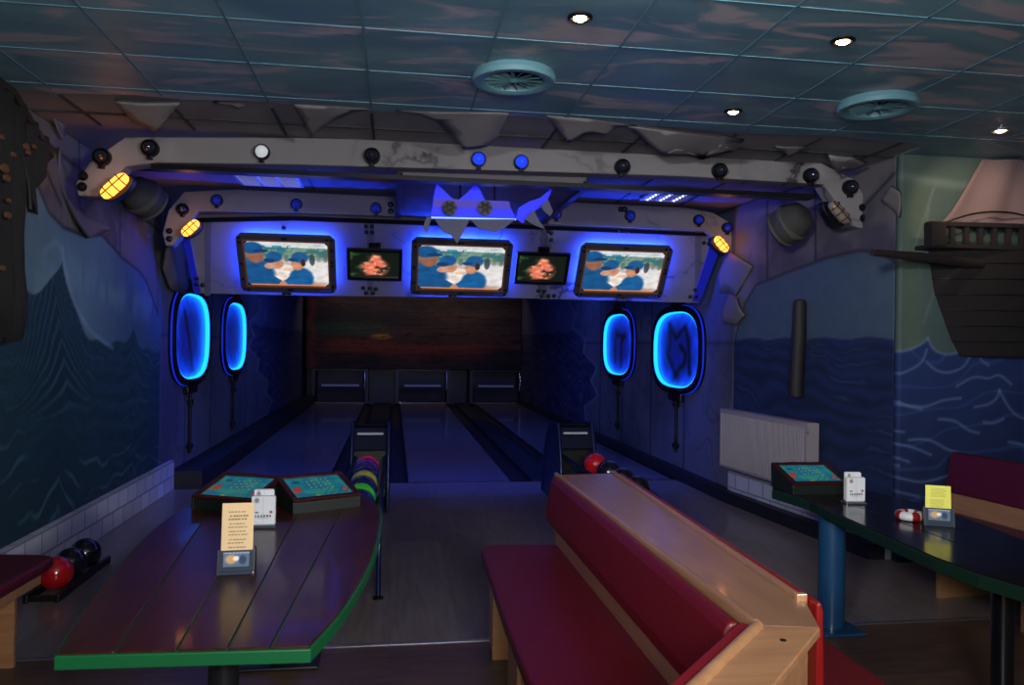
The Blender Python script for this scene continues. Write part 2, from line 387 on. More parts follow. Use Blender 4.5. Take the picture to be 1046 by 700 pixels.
# ---------------- murals
def sea_lines(c, y, z, surf, dark, lite, n=16, seed=0, amp=.8):
    d = surf-z
    w = fbm(y, z, .8, 4, seed)*.16
    ph = (np.maximum(d,0)**.8+w)*n*2.2
    st = .5+.5*np.sin(ph)
    c = mixc(c, dark, st*.6*(d > 0))
    c = mixc(c, lite, sm(.90, .99, st)*amp*sm(-.2,.5,fbm(y*1.5, z*2, .9, 3, seed+3)))
    return c
def left_mural(A, B):
    y = 3.0+A*5.6; z = B*HC
    n = fbm(y, z, .6, 5, 1)
    c = full(y, (76,106,118)); c = mixc(c, (98,126,136), (n+.3)*.7); c = mixc(c, (54,80,104), sm(6.3,8,y)*.7)
    # distant haze and spray behind the wave
    hz = np.exp(-((z-2.05-.15*fbm(y,z,1.5,3,4))/.16)**2); c = mixc(c, (120,150,156), hz*.4*sm(.1,.6,fbm(y*3,z*.7,1.6,4,9)+.5))
    surf = 1.93 - .05*(y-5.2) + .02*np.sin(y*14) 
    pk = lambda y0, h, wl, wr: h*np.where(y < y0, np.exp(-((y0-y)/wl)), np.exp(-((y-y0)/wr)))
    surf = np.maximum(surf-.25*sm(6.0,6.8,y), 0) + pk(6.13,.34,.22,.20) + pk(7.75,.16,.25,.12)
    sea = sm(-.01,.01,surf-z)
    s = full(y, (32,66,78)); s = mixc(s, (20,44,58), sm(.2,1.6,surf-z)*.8)
    s = sea_lines(s, y, z, surf, (20,46,58), (66,104,116), 19, 2, .7)
    # converging face of the big breaker
    sk = y+.35*(z-1.6); Sg = 1.05+.95*np.where(sk < 6.15, np.exp(-np.abs(6.15-sk)/.42), np.exp(-np.abs(sk-6.15)/.30))+.10*fbm(y,z,1.2,3,7)*.6
    L = (z-1.05)/(Sg-.95); wgt = np.exp(-((y-6.15)/.75)**2)*sm(.9,1.3,z)
    s = mixc(s, (16,40,52), wgt*.75); s = mixc(s, (62,106,116), wgt*.55*sm(.2,1,np.sin(L*38+fbm(y,z,1.5,3,2)*2)))
    L2 = (z-1.0)/(.9+.8*np.exp(-np.abs(y-7.75)/.35)); w2 = np.exp(-((y-7.75)/.5)**2)
    s = mixc(s, (56,92,104), w2*.35*sm(.3,1,np.sin(L2*44)))
    c = mixc(c, s, sea)
    fo = np.exp(-(segd(y, z, curve([(6.13,2.29),(6.22,2.1),(6.4,1.88),(6.75,1.68),(7.2,1.56)]))/.02)**2); c = mixc(c, (126,156,160), fo*.55)
    fo = np.exp(-(segd(y, z, curve([(6.13,2.29),(6.0,2.32),(5.85,2.24)]))/.03)**2); c = mixc(c, (120,150,156), fo*.4)
    # grey torn plate painted on the wall next to the first beam
    poly = [(5.28,3.2),(5.5,3.02),(5.62,2.75),(5.9,2.52),(6.15,2.45),(6.55,2.44),(6.9,2.50),(7.4,2.36),(7.9,2.28),(8.1,2.2),(8.5,1.9),(8.6,3.2)]
    poly = [(a+.0*b, b) for a, b in poly]
    ip = inpoly(y, z, poly); g = full(y, (92,88,90)); g = mixc(g, (68,64,72), sm(-.2,.6,fbm(y*1.3,z*1.3,1,4,6)))
    for ln in ([(5.3,3.05),(6.3,2.95),(8.6,2.75)], [(6.4,3.2),(6.45,2.45)], [(7.3,3.2),(7.35,2.35)], [(5.6,3.0),(6.1,2.6)]):
        g = mixc(g, (22,22,28), np.exp(-(segd(y,z,ln)/.012)**2))
    c = mixc(c, g, ip*1.0); c = mixc(c, (26,30,36), np.exp(-(segd(y,z,poly[:-1])/.014)**2)*.9)
    return c
struct(paint('wall_left', (-2.4,3.0,0), (0,5.6,0), (0,0,HC), 340, 190, left_mural, M['painted'], thick=.1))
struct(MB().box((-2.5,-3,0),(-2.4,3.0,HC)).obj('wall_left', mat('sky_paint_wall', (80,110,124), .8)))

def plate_wall(y, z, seams, torn, c_sea, seed=0, zz=1.9):
    c = full(y, (84,86,98)); n = fbm(y, z, .8, 5, seed); c = mixc(c, (62,64,78), (n+.2)*.9)
    c = mixc(c, (40,40,50), np.exp(-(np.abs(fbm(y,z,.5,4,seed+5))/.018)**2)*.5)
    for s in seams: c = mixc(c, (22,22,30), np.exp(-(np.abs(y-s)/.02)**2))
    c = mixc(c, (24,24,32), np.exp(-(np.abs(z-1.68)/.014)**2)*.8)
    m = sm(0,.03,y-torn)
    s = full(y, c_sea); s = mixc(s, (150,150,160), (z > zz)*.25+.0*z)
    s = sea_lines(s, y, z, zz+.05*np.sin(y*5), (24,28,52), (110,120,150), 12, seed+2, .6)
    c = mixc(c, s, m); return mixc(c, (150,150,156), np.exp(-(np.abs(y-torn+.05)/.05)**2)*.6)
def left_lane(A, B):
    y = 8.6+A*14; z = B*HC
    torn = 14.6+1.1*np.sin(z*2.4+.6)+.35*np.abs(((z*2.3) % 1)-.5)*4
    c = plate_wall(y, z, (9.6,10.9,12.2,13.4), torn, (62,66,98), 1)
    st = (np.sin(y*37+z*91)*np.sin(y*53-z*47) > .93)*(y > torn)*(z > 2.0); return mixc(c, (210,200,120), st*.5)
def right_lane(A, B):
    y = 7.9+A*14.7; z = B*HC
    torn = 14.2+.9*np.sin(z*2.2+2.6)+.4*np.abs(((z*2.0) % 1)-.5)*3
    return plate_wall(y, z, (9.3,10.55,11.9,13.2), torn, (58,60,90), 3)
struct(paint('wall_left', (-2.4,8.6,0), (0,14,0), (0,0,HC), 420, 110, left_lane, M['painted'], thick=.1))
def rX(y): return 3.60-.0068*(y-7.9)
struct(paint('wall_right', (3.60,7.9,0), (-.1,14.7,0), (0,0,HC), 430, 110, right_lane, M['painted'], thick=-.1))
def right_mural(A, B):
    y = CORN[1]+A*(7.9-CORN[1]); z = B*HC
    n = fbm(y, z, .7, 5, 8); c = full(y, (60,76,94)); c = mixc(c, (76,92,104), n*.6)
    surf = 1.73+.012*np.sin(y*11)
    s = full(y, (28,42,78)); s = sea_lines(s, y, z, surf, (14,22,46), (64,84,122), 18, 4, .45)
    c = mixc(c, s, sm(-.01,.01,surf-z))
    poly = [(5.50,2.28),(5.75,2.42),(6.0,2.46),(6.4,2.44),(7.0,2.36),(7.5,2.28),(7.7,2.1),(7.9,1.7),(8.0,3.2),(5.5,3.2)]
    g = full(y, (92,88,94)); g = mixc(g, (66,62,74), sm(-.3,.6,fbm(y*1.5,z*1.5,1,4,2)))
    for ln in ([(6.55,2.4),(6.57,3.1)],[(7.3,2.3),(7.32,3.1)],[(5.6,3.02),(6.1,2.72)]): g = mixc(g, (24,24,30), np.exp(-(segd(y,z,ln)/.012)**2))
    c = mixc(c, g, inpoly(y,z,poly)*1.0); return mixc(c, (30,30,36), np.exp(-(segd(y,z,poly[:8])/.014)**2)*.8)
struct(paint('wall_right', (CORN[0],CORN[1],0), (3.60-CORN[0],7.9-CORN[1],0), (0,0,HC), 170, 190, right_mural, M['painted'], thick=-.1))
def px5(pts): return [(lambda p: (p.x, p.z))(on(a,b,1,5.6)) for a,b in pts]
PK = [px5(curve(p)) for p in (
   [(888,352),(900,359),(918,358),(932,352),(939,346)], [(939,346),(945,357),(958,362),(972,359),(981,354),(985,347)], [(985,347),(992,358),(1010,363),(1046,360)],
   [(892,378),(906,382),(922,377),(933,369),(938,357)], [(938,370),(948,378),(960,380),(975,374),(984,358)], [(985,352),(992,366),(1000,373)],
   [(968,394),(985,385),(1000,386),(1011,383),(1023,392)], [(986,415),(1000,412),(1008,406),(1011,398)], [(1011,398),(1020,414),(1030,424),(1046,429)],
   [(905,412),(925,414),(938,414),(955,408),(972,406)], [(890,405),(905,408),(920,414),(933,417)], [(950,427),(966,429),(980,438),(990,441)],
   [(888,432),(900,438),(915,440)], [(920,448),(940,448),(958,457),(975,463)], [(995,430),(1005,431),(1015,427)], [(1020,450),(1035,453),(1060,464)],
   [(890,455),(905,452),(925,456),(942,463)], [(862,442),(880,446),(900,462),(920,470)], [(870,470),(890,468),(910,474)], [(885,478),(910,486),(935,490),(965,482)], [(900,498),(930,505)])]
def right_mural_2(A, B):
    x = CORN[0]+A*3.2; z = B*HC
    c = full(x, (60,76,78)); n = fbm(x, z, .7, 5, 5); c = mixc(c, (76,92,92), n*.5); c = mixc(c, (110,118,84), np.exp(-((x-3.95)/.12)**2)*.3)
    c = mixc(c, (120,136,136), np.exp(-(np.abs(z-2.98-.05*np.sin(x*2.4)-.03*fbm(x*.8,z*3,1,3,2))/.035)**2)*.35)
    for ln in (px5([(925,255),(945,195)]), px5([(930,275),(940,215)]), px5([(935,330),(945,300)])):
        c = mixc(c, (108,120,120), np.exp(-(segd(x,z,ln)/.012)**2)*.4)
    surf = np.full_like(x, 1.62)
    top = np.interp(x, [p[0] for q in PK[:3] for p in q], [p[1] for q in PK[:3] for p in q])
    sea = sm(-.008,.008,top-z)
    s = full(x, (30,46,92)); s = mixc(s, (22,34,70), sm(.1,1.4,1.7-z)); s = mixc(s, (20,30,72), (fbm(x,z*2,.8,4,1)+.1))
    st = np.sin((z*26)+fbm(x,z,.9,3,6)*4+np.sin(x*5)*1.2); s = mixc(s, (60,84,140), sm(.9,1,st)*.35)
    c = mixc(c, s, sea)
    for q in PK: c = mixc(c, (108,130,168), np.exp(-(segd(x,z,q)/.011)**2)*.55)
    return c
struct(paint('wall_right', (CORN[0],5.6,0), (3.2,0,0), (0,0,HC), 330, 320, right_mural_2, M['painted'], thick=-.1))
struct(MB().box((7.0,-3,0),(7.1,5.7,HC)).obj('wall_right', mat('side_wall_paint', (70,90,110), .8)))
struct(MB().box((-2.5,-3.1,0),(7.1,-3.0,HC)).obj('wall_front', mat('rear_wall_paint', (90,100,110), .8)))
struct(MB().box((-2.5,22.6,-.3),(3.8,22.7,HC)).obj('wall_back', M['black']))
# white painted brick skirtings
def brick_mat():
    m, nt, b = base_mat('white_brick_skirting')
    tc = nt.nodes.new('ShaderNodeTexCoord'); mp = nt.nodes.new('ShaderNodeMapping'); mp.inputs['Rotation'].default_value = (0, PI/2, PI/2)
    sp = nt.nodes.new('ShaderNodeSeparateXYZ'); cb = nt.nodes.new('ShaderNodeCombineXYZ')
    nt.links.new(tc.outputs['Object'], sp.inputs[0]); nt.links.new(sp.outputs[1], cb.inputs[0]); nt.links.new(sp.outputs[2], cb.inputs[1])
    br = nt.nodes.new('ShaderNodeTexBrick'); br.inputs['Scale'].default_value = 1; br.inputs['Brick Width'].default_value = .25; br.inputs['Row Height'].default_value = .155
    br.inputs['Mortar Size'].default_value = .007; br.inputs['Color1'].default_value = (*s2l((176,180,190)),1); br.inputs['Color2'].default_value = (*s2l((158,160,172)),1); br.inputs['Mortar'].default_value = (*s2l((112,112,124)),1)
    nt.links.new(cb.outputs[0], br.inputs['Vector']); nt.links.new(br.outputs[0], b.inputs['Base Color'])
    bp = nt.nodes.new('ShaderNodeBump'); bp.inputs['Distance'].default_value = .008; bp.invert = True; nt.links.new(br.outputs[1], bp.inputs['Height']); nt.links.new(bp.outputs[0], b.inputs['Normal'])
    b.inputs['Roughness'].default_value = .7; return m
struct(MB().box((-2.4,-3,0),(-2.352,9.0,.32)).obj('baseboard_left', brick_mat()))
struct(MB().prism([(3.86,5.58,0),(3.60,7.9,0),(3.55,7.9,0),(3.81,5.58,0)], (0,0,.32)).obj('baseboard_right', brick_mat()))
# dark plinths along the lanes
struct(MB().box((-2.4,9.0,0),(-2.06,21.4,.2)).obj('trim_%d'%ti, M['ledge'])); ti += 1
struct(MB().prism([(3.86,5.58,0),(3.60,7.9,0),(3.50,21.4,0),(3.40,21.4,0),(3.47,7.9,0),(3.68,5.6,0)], (0,0,.12)).obj('trim_%d'%ti, M['ledge'])); ti += 1

# ================================================================== LANES
LN = [(-2.05,-.75,'left'),(.20,1.41,'middle'),(2.24,3.42,'right')]
for x0, x1, w in LN:
    t = thing('bowling_lane', ((x0+x1)/2,9.2,0), 'wooden bowling lane, the %s one of three, running back from the foul line' % w, 'bowling lane', 'bowling lanes')
    MB().box((x0,9.205,-.1),(x1,21.4,0)).obj('lane_surface', M['lane'], t)
    MB().box((x0,9.2,-.09),(x1,9.24,.003)).obj('foul_line', M['black'], t)
for x0, x1, w in ((-.75,.20,'left and middle'),(1.41,2.24,'middle and right')):
    t = thing('lane_gutter', ((x0+x1)/2,9.2,-.1), 'dark double gutter between the %s lanes' % w, 'gutter', 'lane gutters')
    for a, b in ((x0+.005, x0+.245),(x1-.245, x1-.005)):
        mb = MB(); n = 8; v = []; f = []
        for yy in (9.21, 21.3):
            for k in range(n+1):
                an = PI*k/n; v.append(((a+b)/2-math.cos(an)*(b-a)/2, yy, -.01-math.sin(an)*.075))
        for k in range(n): f.append((k,k+1,k+n+2,k+n+1))
        o = mb.add(v, f).obj('channel', M['gutter'], t); sd = o.modifiers.new('s','SOLIDIFY'); sd.thickness = .008
    MB().box((x0+.26,9.21,-.1),(x1-.26,21.3,.02)).obj('return_cover', M['ledge'], t, bevel=.01)
    MB().box((x0+.005,9.19,-.09),(x1-.005,9.21,.004)).obj('end_plate', M['black'], t)
# masking panel and pits
def mask_paint(A, B):
    x = A*6.2; z = B*2.15
    c = full(x, (66,48,38)); n = fbm(x*.5, z*2.2, 1.1, 5, 3); c = mixc(c, (34,30,30), (n+.3)); 
    c = mixc(c, (150,62,30), np.exp(-((z-.55-.08*np.sin(x*1.4)-.1*n)/.20)**2)*.65*sm(0,.8,x)*(1-.5*sm(4.4,5.6,x)))
    c = mixc(c, (54,96,54), np.exp(-((z-1.05)/.22)**2)*sm(2.8,1.0,x)*.6)
    c = mixc(c, (196,150,40), ell(x,z,2.1,.86,.28,.07,.6)*.7)  # yellow disco light spot, painted into the board colour
    c = mixc(c, (18,14,14), sm(.86,1,np.sin(z*38+n*4))*.6)
    c = mixc(c, (150,54,30), np.exp(-((x-.15-.05*np.sin(z*9))/.12)**2)*.5)
    return c
t = thing('masking_board', (.6,21.4,.9), 'dark painted sunset masking board above the pin decks at the far end of the lanes', 'board')
paint('painted_panel', (-2.3,21.38,.92), (5.8,0,0), (0,0,2.2), 220, 90, mask_paint, M['painted'], t, thick=-.05)
for i, (x0, x1, w) in enumerate(LN):
    t = thing('pin_pit', ((x0+x1)/2,21.4,0), 'dark pin pit opening with pale stop bar at the end of the %s lane' % w, 'pin pit', 'pin pits')
    xm = (x0+x1)/2; hw = .70
    MB().box((xm-hw,22.3,-.1),(xm+hw,22.4,.92)).obj('pit_curtain', M['gutter'], t)
    for s in (-1,1): MB().box((xm+s*hw-.04,21.42,0),(xm+s*hw+.04,22.3,.92)).obj('side_wall', M['black'], t)
    MB().box((xm-hw,21.45,0),(xm+hw,22.3,.02)).obj('pin_deck', M['floor_app'], t)
    MB().box((xm-.50,21.5,.44),(xm+.50,21.53,.50)).obj('stop_bar', M['white'], t, bevel=.01)
    MB().box((xm-.62,21.56,.04),(xm+.62,21.6,.40)).obj('grey_skirt', M['drum'], t)
    MB().tube([(xm+.64,21.42,.35),(xm+.66,21.38,.6),(xm+.64,21.42,.85)], .035).obj('chrome_guard', M['chrome'], t, smooth=True)
    o = MB().prism([(xm-hw,21.41,.92),(xm+hw,21.41,.92),(xm+hw,21.41,.82),(xm+hw-.12,21.41,.88),(xm-hw+.12,21.41,.88),(xm-hw,21.41,.82)], (0,.06,0)).obj('arch_top', M['black'], t)

# ================================================================== CEILING BEAMS AND SCREEN PANEL
def beam_poly(pts, Y): return [on(a,b,1,Y) for a,b in pts]
YB1 = 5.95; YB2 = 8.0
b1 = thing('ceiling_beam', (.75,YB1,2.9), 'long grey cracked plate beam nearest the room with chamfered brackets at both ends', 'beam', 'plate beams')
P1 = [(128,141),(300,141.5),(523,146),(700,154),(830,163),(872,184),(893,216),(889,236),(870,232),(842,189.5),(700,181),(523,175.5),(300,169),(160,167),(128,171),(100,202),(80,201),(77,189),(92,166)]
P1 = [(a, b-1) for a,b in P1]
face_b1 = MB().prism(beam_poly(P1, YB1), (0,.16,0)).obj('beam_face', M['plate'], b1, bevel=.008)
MB().box((-1.75,YB1+.02,2.875),(3.4,YB1+.14,2.91)).obj('beam_underside', M['bolt'], b1)
def bolts(parent, pts, Y, r=.028, name='bolt'):
    for a, b in pts:
        p = on(a,b,1,Y); MB().lathe([(r,0),(r,.012),(r*.6,.03),(.002,.034)], p+Vector((0,.002,0)), (0,-1,0), 12).obj(name, M['bolt'], parent, smooth=True)
bolts(face_b1, [(85,180),(84,191),(881,212),(882,223)], YB1, .034)
b2 = thing('ceiling_beam', (-1.2,YB2,2.9), 'short grey plate beam above the left screen with blue-lit round lamps', 'beam', 'plate beams')
P2 = [(188,196),(240,193.5),(404,201),(404,221),(300,217.5),(225,216),(202,216),(190,236),(176,251),(169,251),(166,238),(172,215)]
face_b2 = MB().prism(beam_poly(P2, YB2), (0,.14,0)).obj('beam_face', M['plate'], b2, bevel=.008)
bolts(face_b2, [(173,236),(173,244),(399,209),(399,216)], YB2, .03)
b3 = thing('ceiling_beam', (2.6,YB2,2.9), 'short grey plate beam above the right screen with round lamps', 'beam', 'plate beams')
P3 = [(560,205.5),(700,212),(728,217),(745,227),(757,243),(757,256),(748,257),(735,250),(720,236),(560,229)]
face_b3 = MB().prism(beam_poly(P3, YB2), (0,.14,0)).obj('beam_face', M['plate'], b3, bevel=.008)
bolts(face_b3, [(752,243),(753,250),(634,214),(638,214)], YB2, .03)
# central soffit between the beams
sf = thing('ceiling_soffit', (.75,6.1,2.9), 'dark grey lowered box between the two beams above the blue torn sign', 'soffit')
MB().box((.02,6.12,2.93),(1.52,8.2,HC+.01)).obj('soffit_box', M['plate_dark'], sf, bevel=.01)
MB().box((0,6.12,2.90),(.05,8.0,2.96)).obj('edge_strip', M['bolt'], sf)
MB().box((1.49,6.12,2.90),(1.54,8.0,2.96)).obj('edge_strip', M['bolt'], sf)
for xs in (-1.6,2.55):
    for y in (6.75,7.4): struct(MB().box((xs-.8 if xs < 0 else xs-.98,y-.008,HC-.004),(xs+1.55 if xs < 0 else xs+1.0,y+.008,HC+.02)).obj('trim_%d'%ti, M['bar_dark'])); ti += 1
for x in (-1.43,-.8,2.3,3.0):
    struct(MB().box((x-.008,6.12,HC-.004),(x+.008,8.0,HC+.02)).obj('trim_%d'%ti, M['bar_dark'])); ti += 1
# tilted screen panel
PT, PB = Vector((0,8.04,2.90)), Vector((0,8.58,2.13))
ev = (PT-PB).normalized(); eh = Vector((1,0,0)); en = ev.cross(eh)        # normal towards the room
if en.y > 0: en = -en
def pp(x, y, d=0): return onp(x, y, PT+en*d, en)
sp_ = thing('screen_panel', (.6,8.5,2.13), 'wide slanted grey riveted panel above the lanes that carries the screens', 'panel')
P = [pp(a,b) for a,b in [(183,224),(300,221),(523,229),(742,238),(714,310),(523,305),(300,302.5),(198,300)]]
face_p = MB().prism(P, -en*.10).obj('panel_face', M['plate'], sp_, bevel=.01)
MB().prism([pp(a,b,.02) for a,b in [(192,224),(300,222),(523,230),(735,239),(734,242),(523,233.5),(300,225.5),(191,227.5)]], -en*.03).obj('top_rail', M['bolt'], sp_)
for x in (378,555,713,212):
    k = 0 if x < 500 else 4
    MB().prism([pp(x-3,226+k+(x>600)*5,.006),(pp(x+4,226+k+(x>600)*5,.006)),(pp(x+3,302+k,.006)),(pp(x-3,302+k,.006))], -en*.01).obj('seam', M['plate_dark'], sp_)
# end wings of the panel (bright blue strips)
for pts in ([(183,227),(190,227),(205,299),(198,299)],[(729,241),(741,241),(715,308),(707,308)]):
    MB().prism([pp(a,b,.012) for a,b in pts], -en*.01).obj('blue_edge_strip', mat('blue_translucent_edge',(40,50,200),.4), sp_)
rv = [(374,231),(374,237),(380,231),(380,237),(201,290),(207,291),(201,284),(290,299),(295,299),(371,294),(378,294),(384,295),(374,299),(381,299),(290,233),(563,238),(563,245),(556,297),(553,302),(560,302),(566,302),(550,297),(460,301),(465,301),(560,236),(705,303),(711,303),(710,296),(719,248),(724,249),(630,303),(637,303),(641,236),(632,235)]
for a,b in rv:
    p = pp(a,b,.0); MB().lathe([(.024,0),(.024,.012),(.012,.024),(.002,.026)], p, en, 10).obj('rivet', M['bolt'], face_p, smooth=True)

# ---- TVs
def skin(c): return c
def tv_paint(A, B):
    u = A; v = 1-B
    c = full(u, (206,200,196)); 
    c = mixc(c, (120,150,130), (v < .42)*1.0); n = fbm(u*5, v*5, 1, 4, 2)
    c = mixc(c, (60,110,110), ((v < .34)*(n > -.1))*.9); c = mixc(c, (220,224,228), (v < .14)*.9)
    c = mixc(c, (40,120,150), ((v > .10)*(v < .24)*(u < .55)*(n > .0))*.8)
    c = mixc(c, (90,100,96), ((v > .30)*(v < .46)*(np.sin(u*80) > -.2))*.7)
    c = mixc(c, (232,226,224), ell(u,v,.82,.72,.22,.30,.4)*.9); c = mixc(c, (60,70,80), ell(u,v,.80,.40,.035,.13)*.9)
    c = mixc(c, (150,90,70), ell(u,v,.42,.95,.5,.10,.3)*.6)
    # centre player
    c = mixc(c, (238,226,216), ell(u,v,.46,.70,.15,.18)); c = mixc(c, (202,140,110), ell(u,v,.37,.48,.085,.14)); c = mixc(c, (28,86,140), ell(u,v,.345,.35,.095,.12)); c = mixc(c, (18,62,110), ell(u,v,.28,.44,.07,.05))
    c = mixc(c, (236,222,210), ell(u,v,.37,.80,.10,.10))
    # left player
    c = mixc(c, (22,82,136), ell(u,v,.08,.72,.26,.32)); c = mixc(c, (22,82,136), inpoly(u,v,[(.10,.55),(.42,.88),(.36,1.0),(.05,.9)])*1.0)
    c = mixc(c, (150,96,74), ell(u,v,.12,.33,.10,.17)); c = mixc(c, (24,84,140), ell(u,v,.09,.17,.13,.13)); c = mixc(c, (16,60,106), ell(u,v,.19,.23,.09,.04)); c = mixc(c, (204,150,120), ell(u,v,.28,.56,.06,.06))
    # right player
    c = mixc(c, (24,92,150), ell(u,v,.66,.82,.15,.24)); c = mixc(c, (24,92,150), inpoly(u,v,[(.45,.88),(.62,.62),(.66,.8),(.5,1.0)])*1.0)
    c = mixc(c, (200,136,104), ell(u,v,.62,.50,.075,.14)); c = mixc(c, (30,88,142), ell(u,v,.655,.35,.10,.12)); c = mixc(c, (20,66,114), ell(u,v,.57,.41,.06,.04)); c = mixc(c, (60,40,34), ell(u,v,.69,.47,.03,.08))
    c = mixc(c, (226,190,160), ell(u,v,.50,.63,.07,.04)); c = c*(1+.09*fbm(u*9,v*9,1.2,4,8))[:,None]
    c = mixc(c, (236,140,70), ((v < .035)|(v > .965))*.9)
    return c
def bilinear(q, a, b): return q[0]*(1-a)*(1-b)+q[1]*a*(1-b)+q[2]*a*b+q[3]*(1-a)*b
def screen_thing(name, cx0, cx1, yt, yb, label, cat, big, group):
    """cx0,cx1: pixel columns at mid height, used once to fix the real position on the slanted panel"""
    pm = (pp(cx0,(yt+yb)/2)+pp(cx1,(yt+yb)/2))/2; hw = (pp(cx1,(yt+yb)/2)-pp(cx0,(yt+yb)/2)).length/2
    a = pp((cx0+cx1)/2, yt); b = pp((cx0+cx1)/2, yb); hh = (a-b).length/2; c = (a+b)/2
    t = thing(name, c, label, cat, group)
    def q(u, v, d): return c+eh*u+ev*v+en*d
    fw = .075 if big else .035; d = .11 if big else .09
    def ring(u, v, w, d0, d1, nm, m, cut=0, bev=.006):
        mb = MB()
        o_ = [(-u+cut,-v),(u-cut,-v),(u,-v+cut),(u,v-cut),(u-cut,v),(-u+cut,v),(-u,v-cut),(-u,-v+cut)] if cut else [(-u,-v),(u,-v),(u,v),(-u,v)]
        i_ = [(x_*(u-w)/u, y_*(v-w)/v) for x_, y_ in o_]; n = len(o_)
        vs = [q(*p,d0) for p in o_]+[q(*p,d0) for p in i_]+[q(*p,d1) for p in o_]+[q(*p,d1) for p in i_]; f = []
        for k in range(n):
            j = (k+1)%n; f += [(k,j,n+j,n+k),(2*n+k,3*n+k,3*n+j,2*n+j),(k,2*n+k,2*n+j,j),(n+k,n+j,3*n+j,3*n+k)]
        return mb.add(vs, f).obj(nm, m, t, bevel=bev)
    fr_ = ring(hw, hh, fw, d-.04, d, 'frame', M['frame'] if big else M['black_gloss'], .05 if big else 0)
    g_ = .10 if big else .03
    MB().prism([q(-hw+g_,-hh+g_,d-.035), q(hw-g_,-hh+g_,d-.035), q(hw-g_,hh-g_,d-.035), q(-hw+g_,hh-g_,d-.035)], -en*(.05)).obj('back_case', M['black'], t)
    iw, ih = hw-fw+.002, hh-fw+.002
    paint('screen', q(-iw,-ih,d-.02), eh*2*iw, ev*2*ih, 130 if big else 60, 80 if big else 40, tv_paint if big else fire_paint, M['screen'] if big else M['screen_dim'], t)
    if big:
        ring(iw+.012, ih+.012, .016, d-.025, d+.004, 'inner_bezel', mat('rusty_bezel',(150,84,50),.5), 0, .003)
        ring(hw-.045, hh-.045, .02, .012, .05, 'led_backlight', M['e_blue'], .04, 0)
        for u, v in ((-1,-1),(-1,1),(1,-1),(1,1),(-.9,-1),(.9,1),(-1,.82),(1,-.82),(0,1),(0,-1),(-.06,1),(.06,-1),(-1,0),(1,0),(1,.15),(-1,-.6),(1,.6)):
            MB().lathe([(.016,0),(.016,.008),(.006,.014)], q(u*(hw-.035), v*(hh-.035), d-.001), en, 10).obj('bolt', M['bolt'], fr_, smooth=True)
        MB().prism([q(hw-.16,-hh+.02,d+.002),q(hw-.06,-hh+.02,d+.002),q(hw-.06,-hh+.045,d+.002),q(hw-.16,-hh+.045,d+.002)], en*.004).obj('maker_badge', mat('blue_badge',(40,70,190),.4), fr_)
    else:
        MB().prism([q(-.06,hh,d-.06),q(.06,hh,d-.06),q(.06,hh+.05,d-.06),q(-.06,hh+.05,d-.06)], en*.03).obj('mount', M['bolt'], t)
    return t
def fire_paint(A, B):
    u, v = A, 1-B; n = fbm(u*4, v*4, 1.3, 5, 4); c = full(u, (14,22,14)); c = mixc(c, (44,84,44), sm(.0,.8,n)*sm(.6,.3,u)*.9)
    m = ell(u,v,.5,.62,.26,.34,.35); m = np.maximum(m, ell(u,v,.52,.32,.12,.2,.4)); c = mixc(c, (226,112,84), m*sm(-.9,.2,n)); c = mixc(c, (255,186,150), m*sm(.1,.8,fbm(u*9,v*9,1.3,4,7))*.9)
    return mixc(c, (14,12,12), ell(u,v,.52,1.02,.25,.1))
screen_thing('television', 245.5, 344, 235.5, 293.5, 'left flat television with riveted grey frame and blue glow behind, showing players in blue caps', 'television', True, 'framed televisions')
screen_thing('television', 420, 521, 240, 297, 'middle flat television with riveted grey frame, directly under the blue torn sign', 'television', True, 'framed televisions')
screen_thing('television', 588, 680, 246, 299, 'right flat television with riveted grey frame and blue glow behind, showing players in blue caps', 'television', True, 'framed televisions')
screen_thing('monitor', 355, 411, 251, 282.5, 'small black monitor showing orange coral between the left and middle televisions', 'monitor', False, 'small monitors')
screen_thing('monitor', 525.5, 579.5, 255, 286.5, 'small black monitor showing orange coral between the middle and right televisions', 'monitor', False, 'small monitors')

# ---- round lamps on the beams
def round_lamp(px, py, Y, r, kind, label):
    p = on(px,py,1,Y)
    t = thing('round_lamp', p, label, 'lamp', 'round lamps on the beams')
    hs_ = MB().lathe([(r*1.12,0),(r*1.12,.03),(r,.05),(r*.92,.05),(r*.9,.02)], p, (0,-1,0), 28).obj('housing', M['bolt'], t, smooth=True)
    m = {'dark': M['lens_dark'], 'blue': M['e_blue_soft'], 'dim': M['lens_blue'], 'white': M['lens_glint']}[kind]
    MB().lathe([(r*.86,.02),(r*.82,.045),(r*.6,.07),(r*.3,.085),(.002,.09)], p, (0,-1,0), 28).obj('lens', m, t, smooth=True)
    MB().box((-r*.35,-.04,-r*1.5),(r*.35,0,-r*.95), at=p).obj('bracket', M['bolt'], hs_, bevel=.005)
M['lens_glint'] = emat('flash_glint_lens', (225,230,235), .55)  # glow stands in for the camera flash reflected in this lens
M['lens_blue'] = emat('dim_blue_lens', (22,36,150), .35)
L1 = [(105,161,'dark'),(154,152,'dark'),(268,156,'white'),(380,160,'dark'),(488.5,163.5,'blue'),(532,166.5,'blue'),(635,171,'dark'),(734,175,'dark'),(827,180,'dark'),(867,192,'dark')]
on_ = ['first','second','third','fourth','fifth','sixth','seventh','eighth','ninth','tenth']
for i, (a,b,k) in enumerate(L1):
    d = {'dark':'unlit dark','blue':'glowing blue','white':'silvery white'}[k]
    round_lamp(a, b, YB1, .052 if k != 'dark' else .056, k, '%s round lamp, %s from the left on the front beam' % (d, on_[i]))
for i, (a,b,k) in enumerate([(187,214,'dark'),(222,205,'dim'),(303,209,'dim'),(384,213,'dim')]):
    round_lamp(a, b, YB2, .052, k, '%s round lamp, %s from the left on the rear beam above the left television' % ('dark' if k=='dark' else 'dim blue', on_[i]))
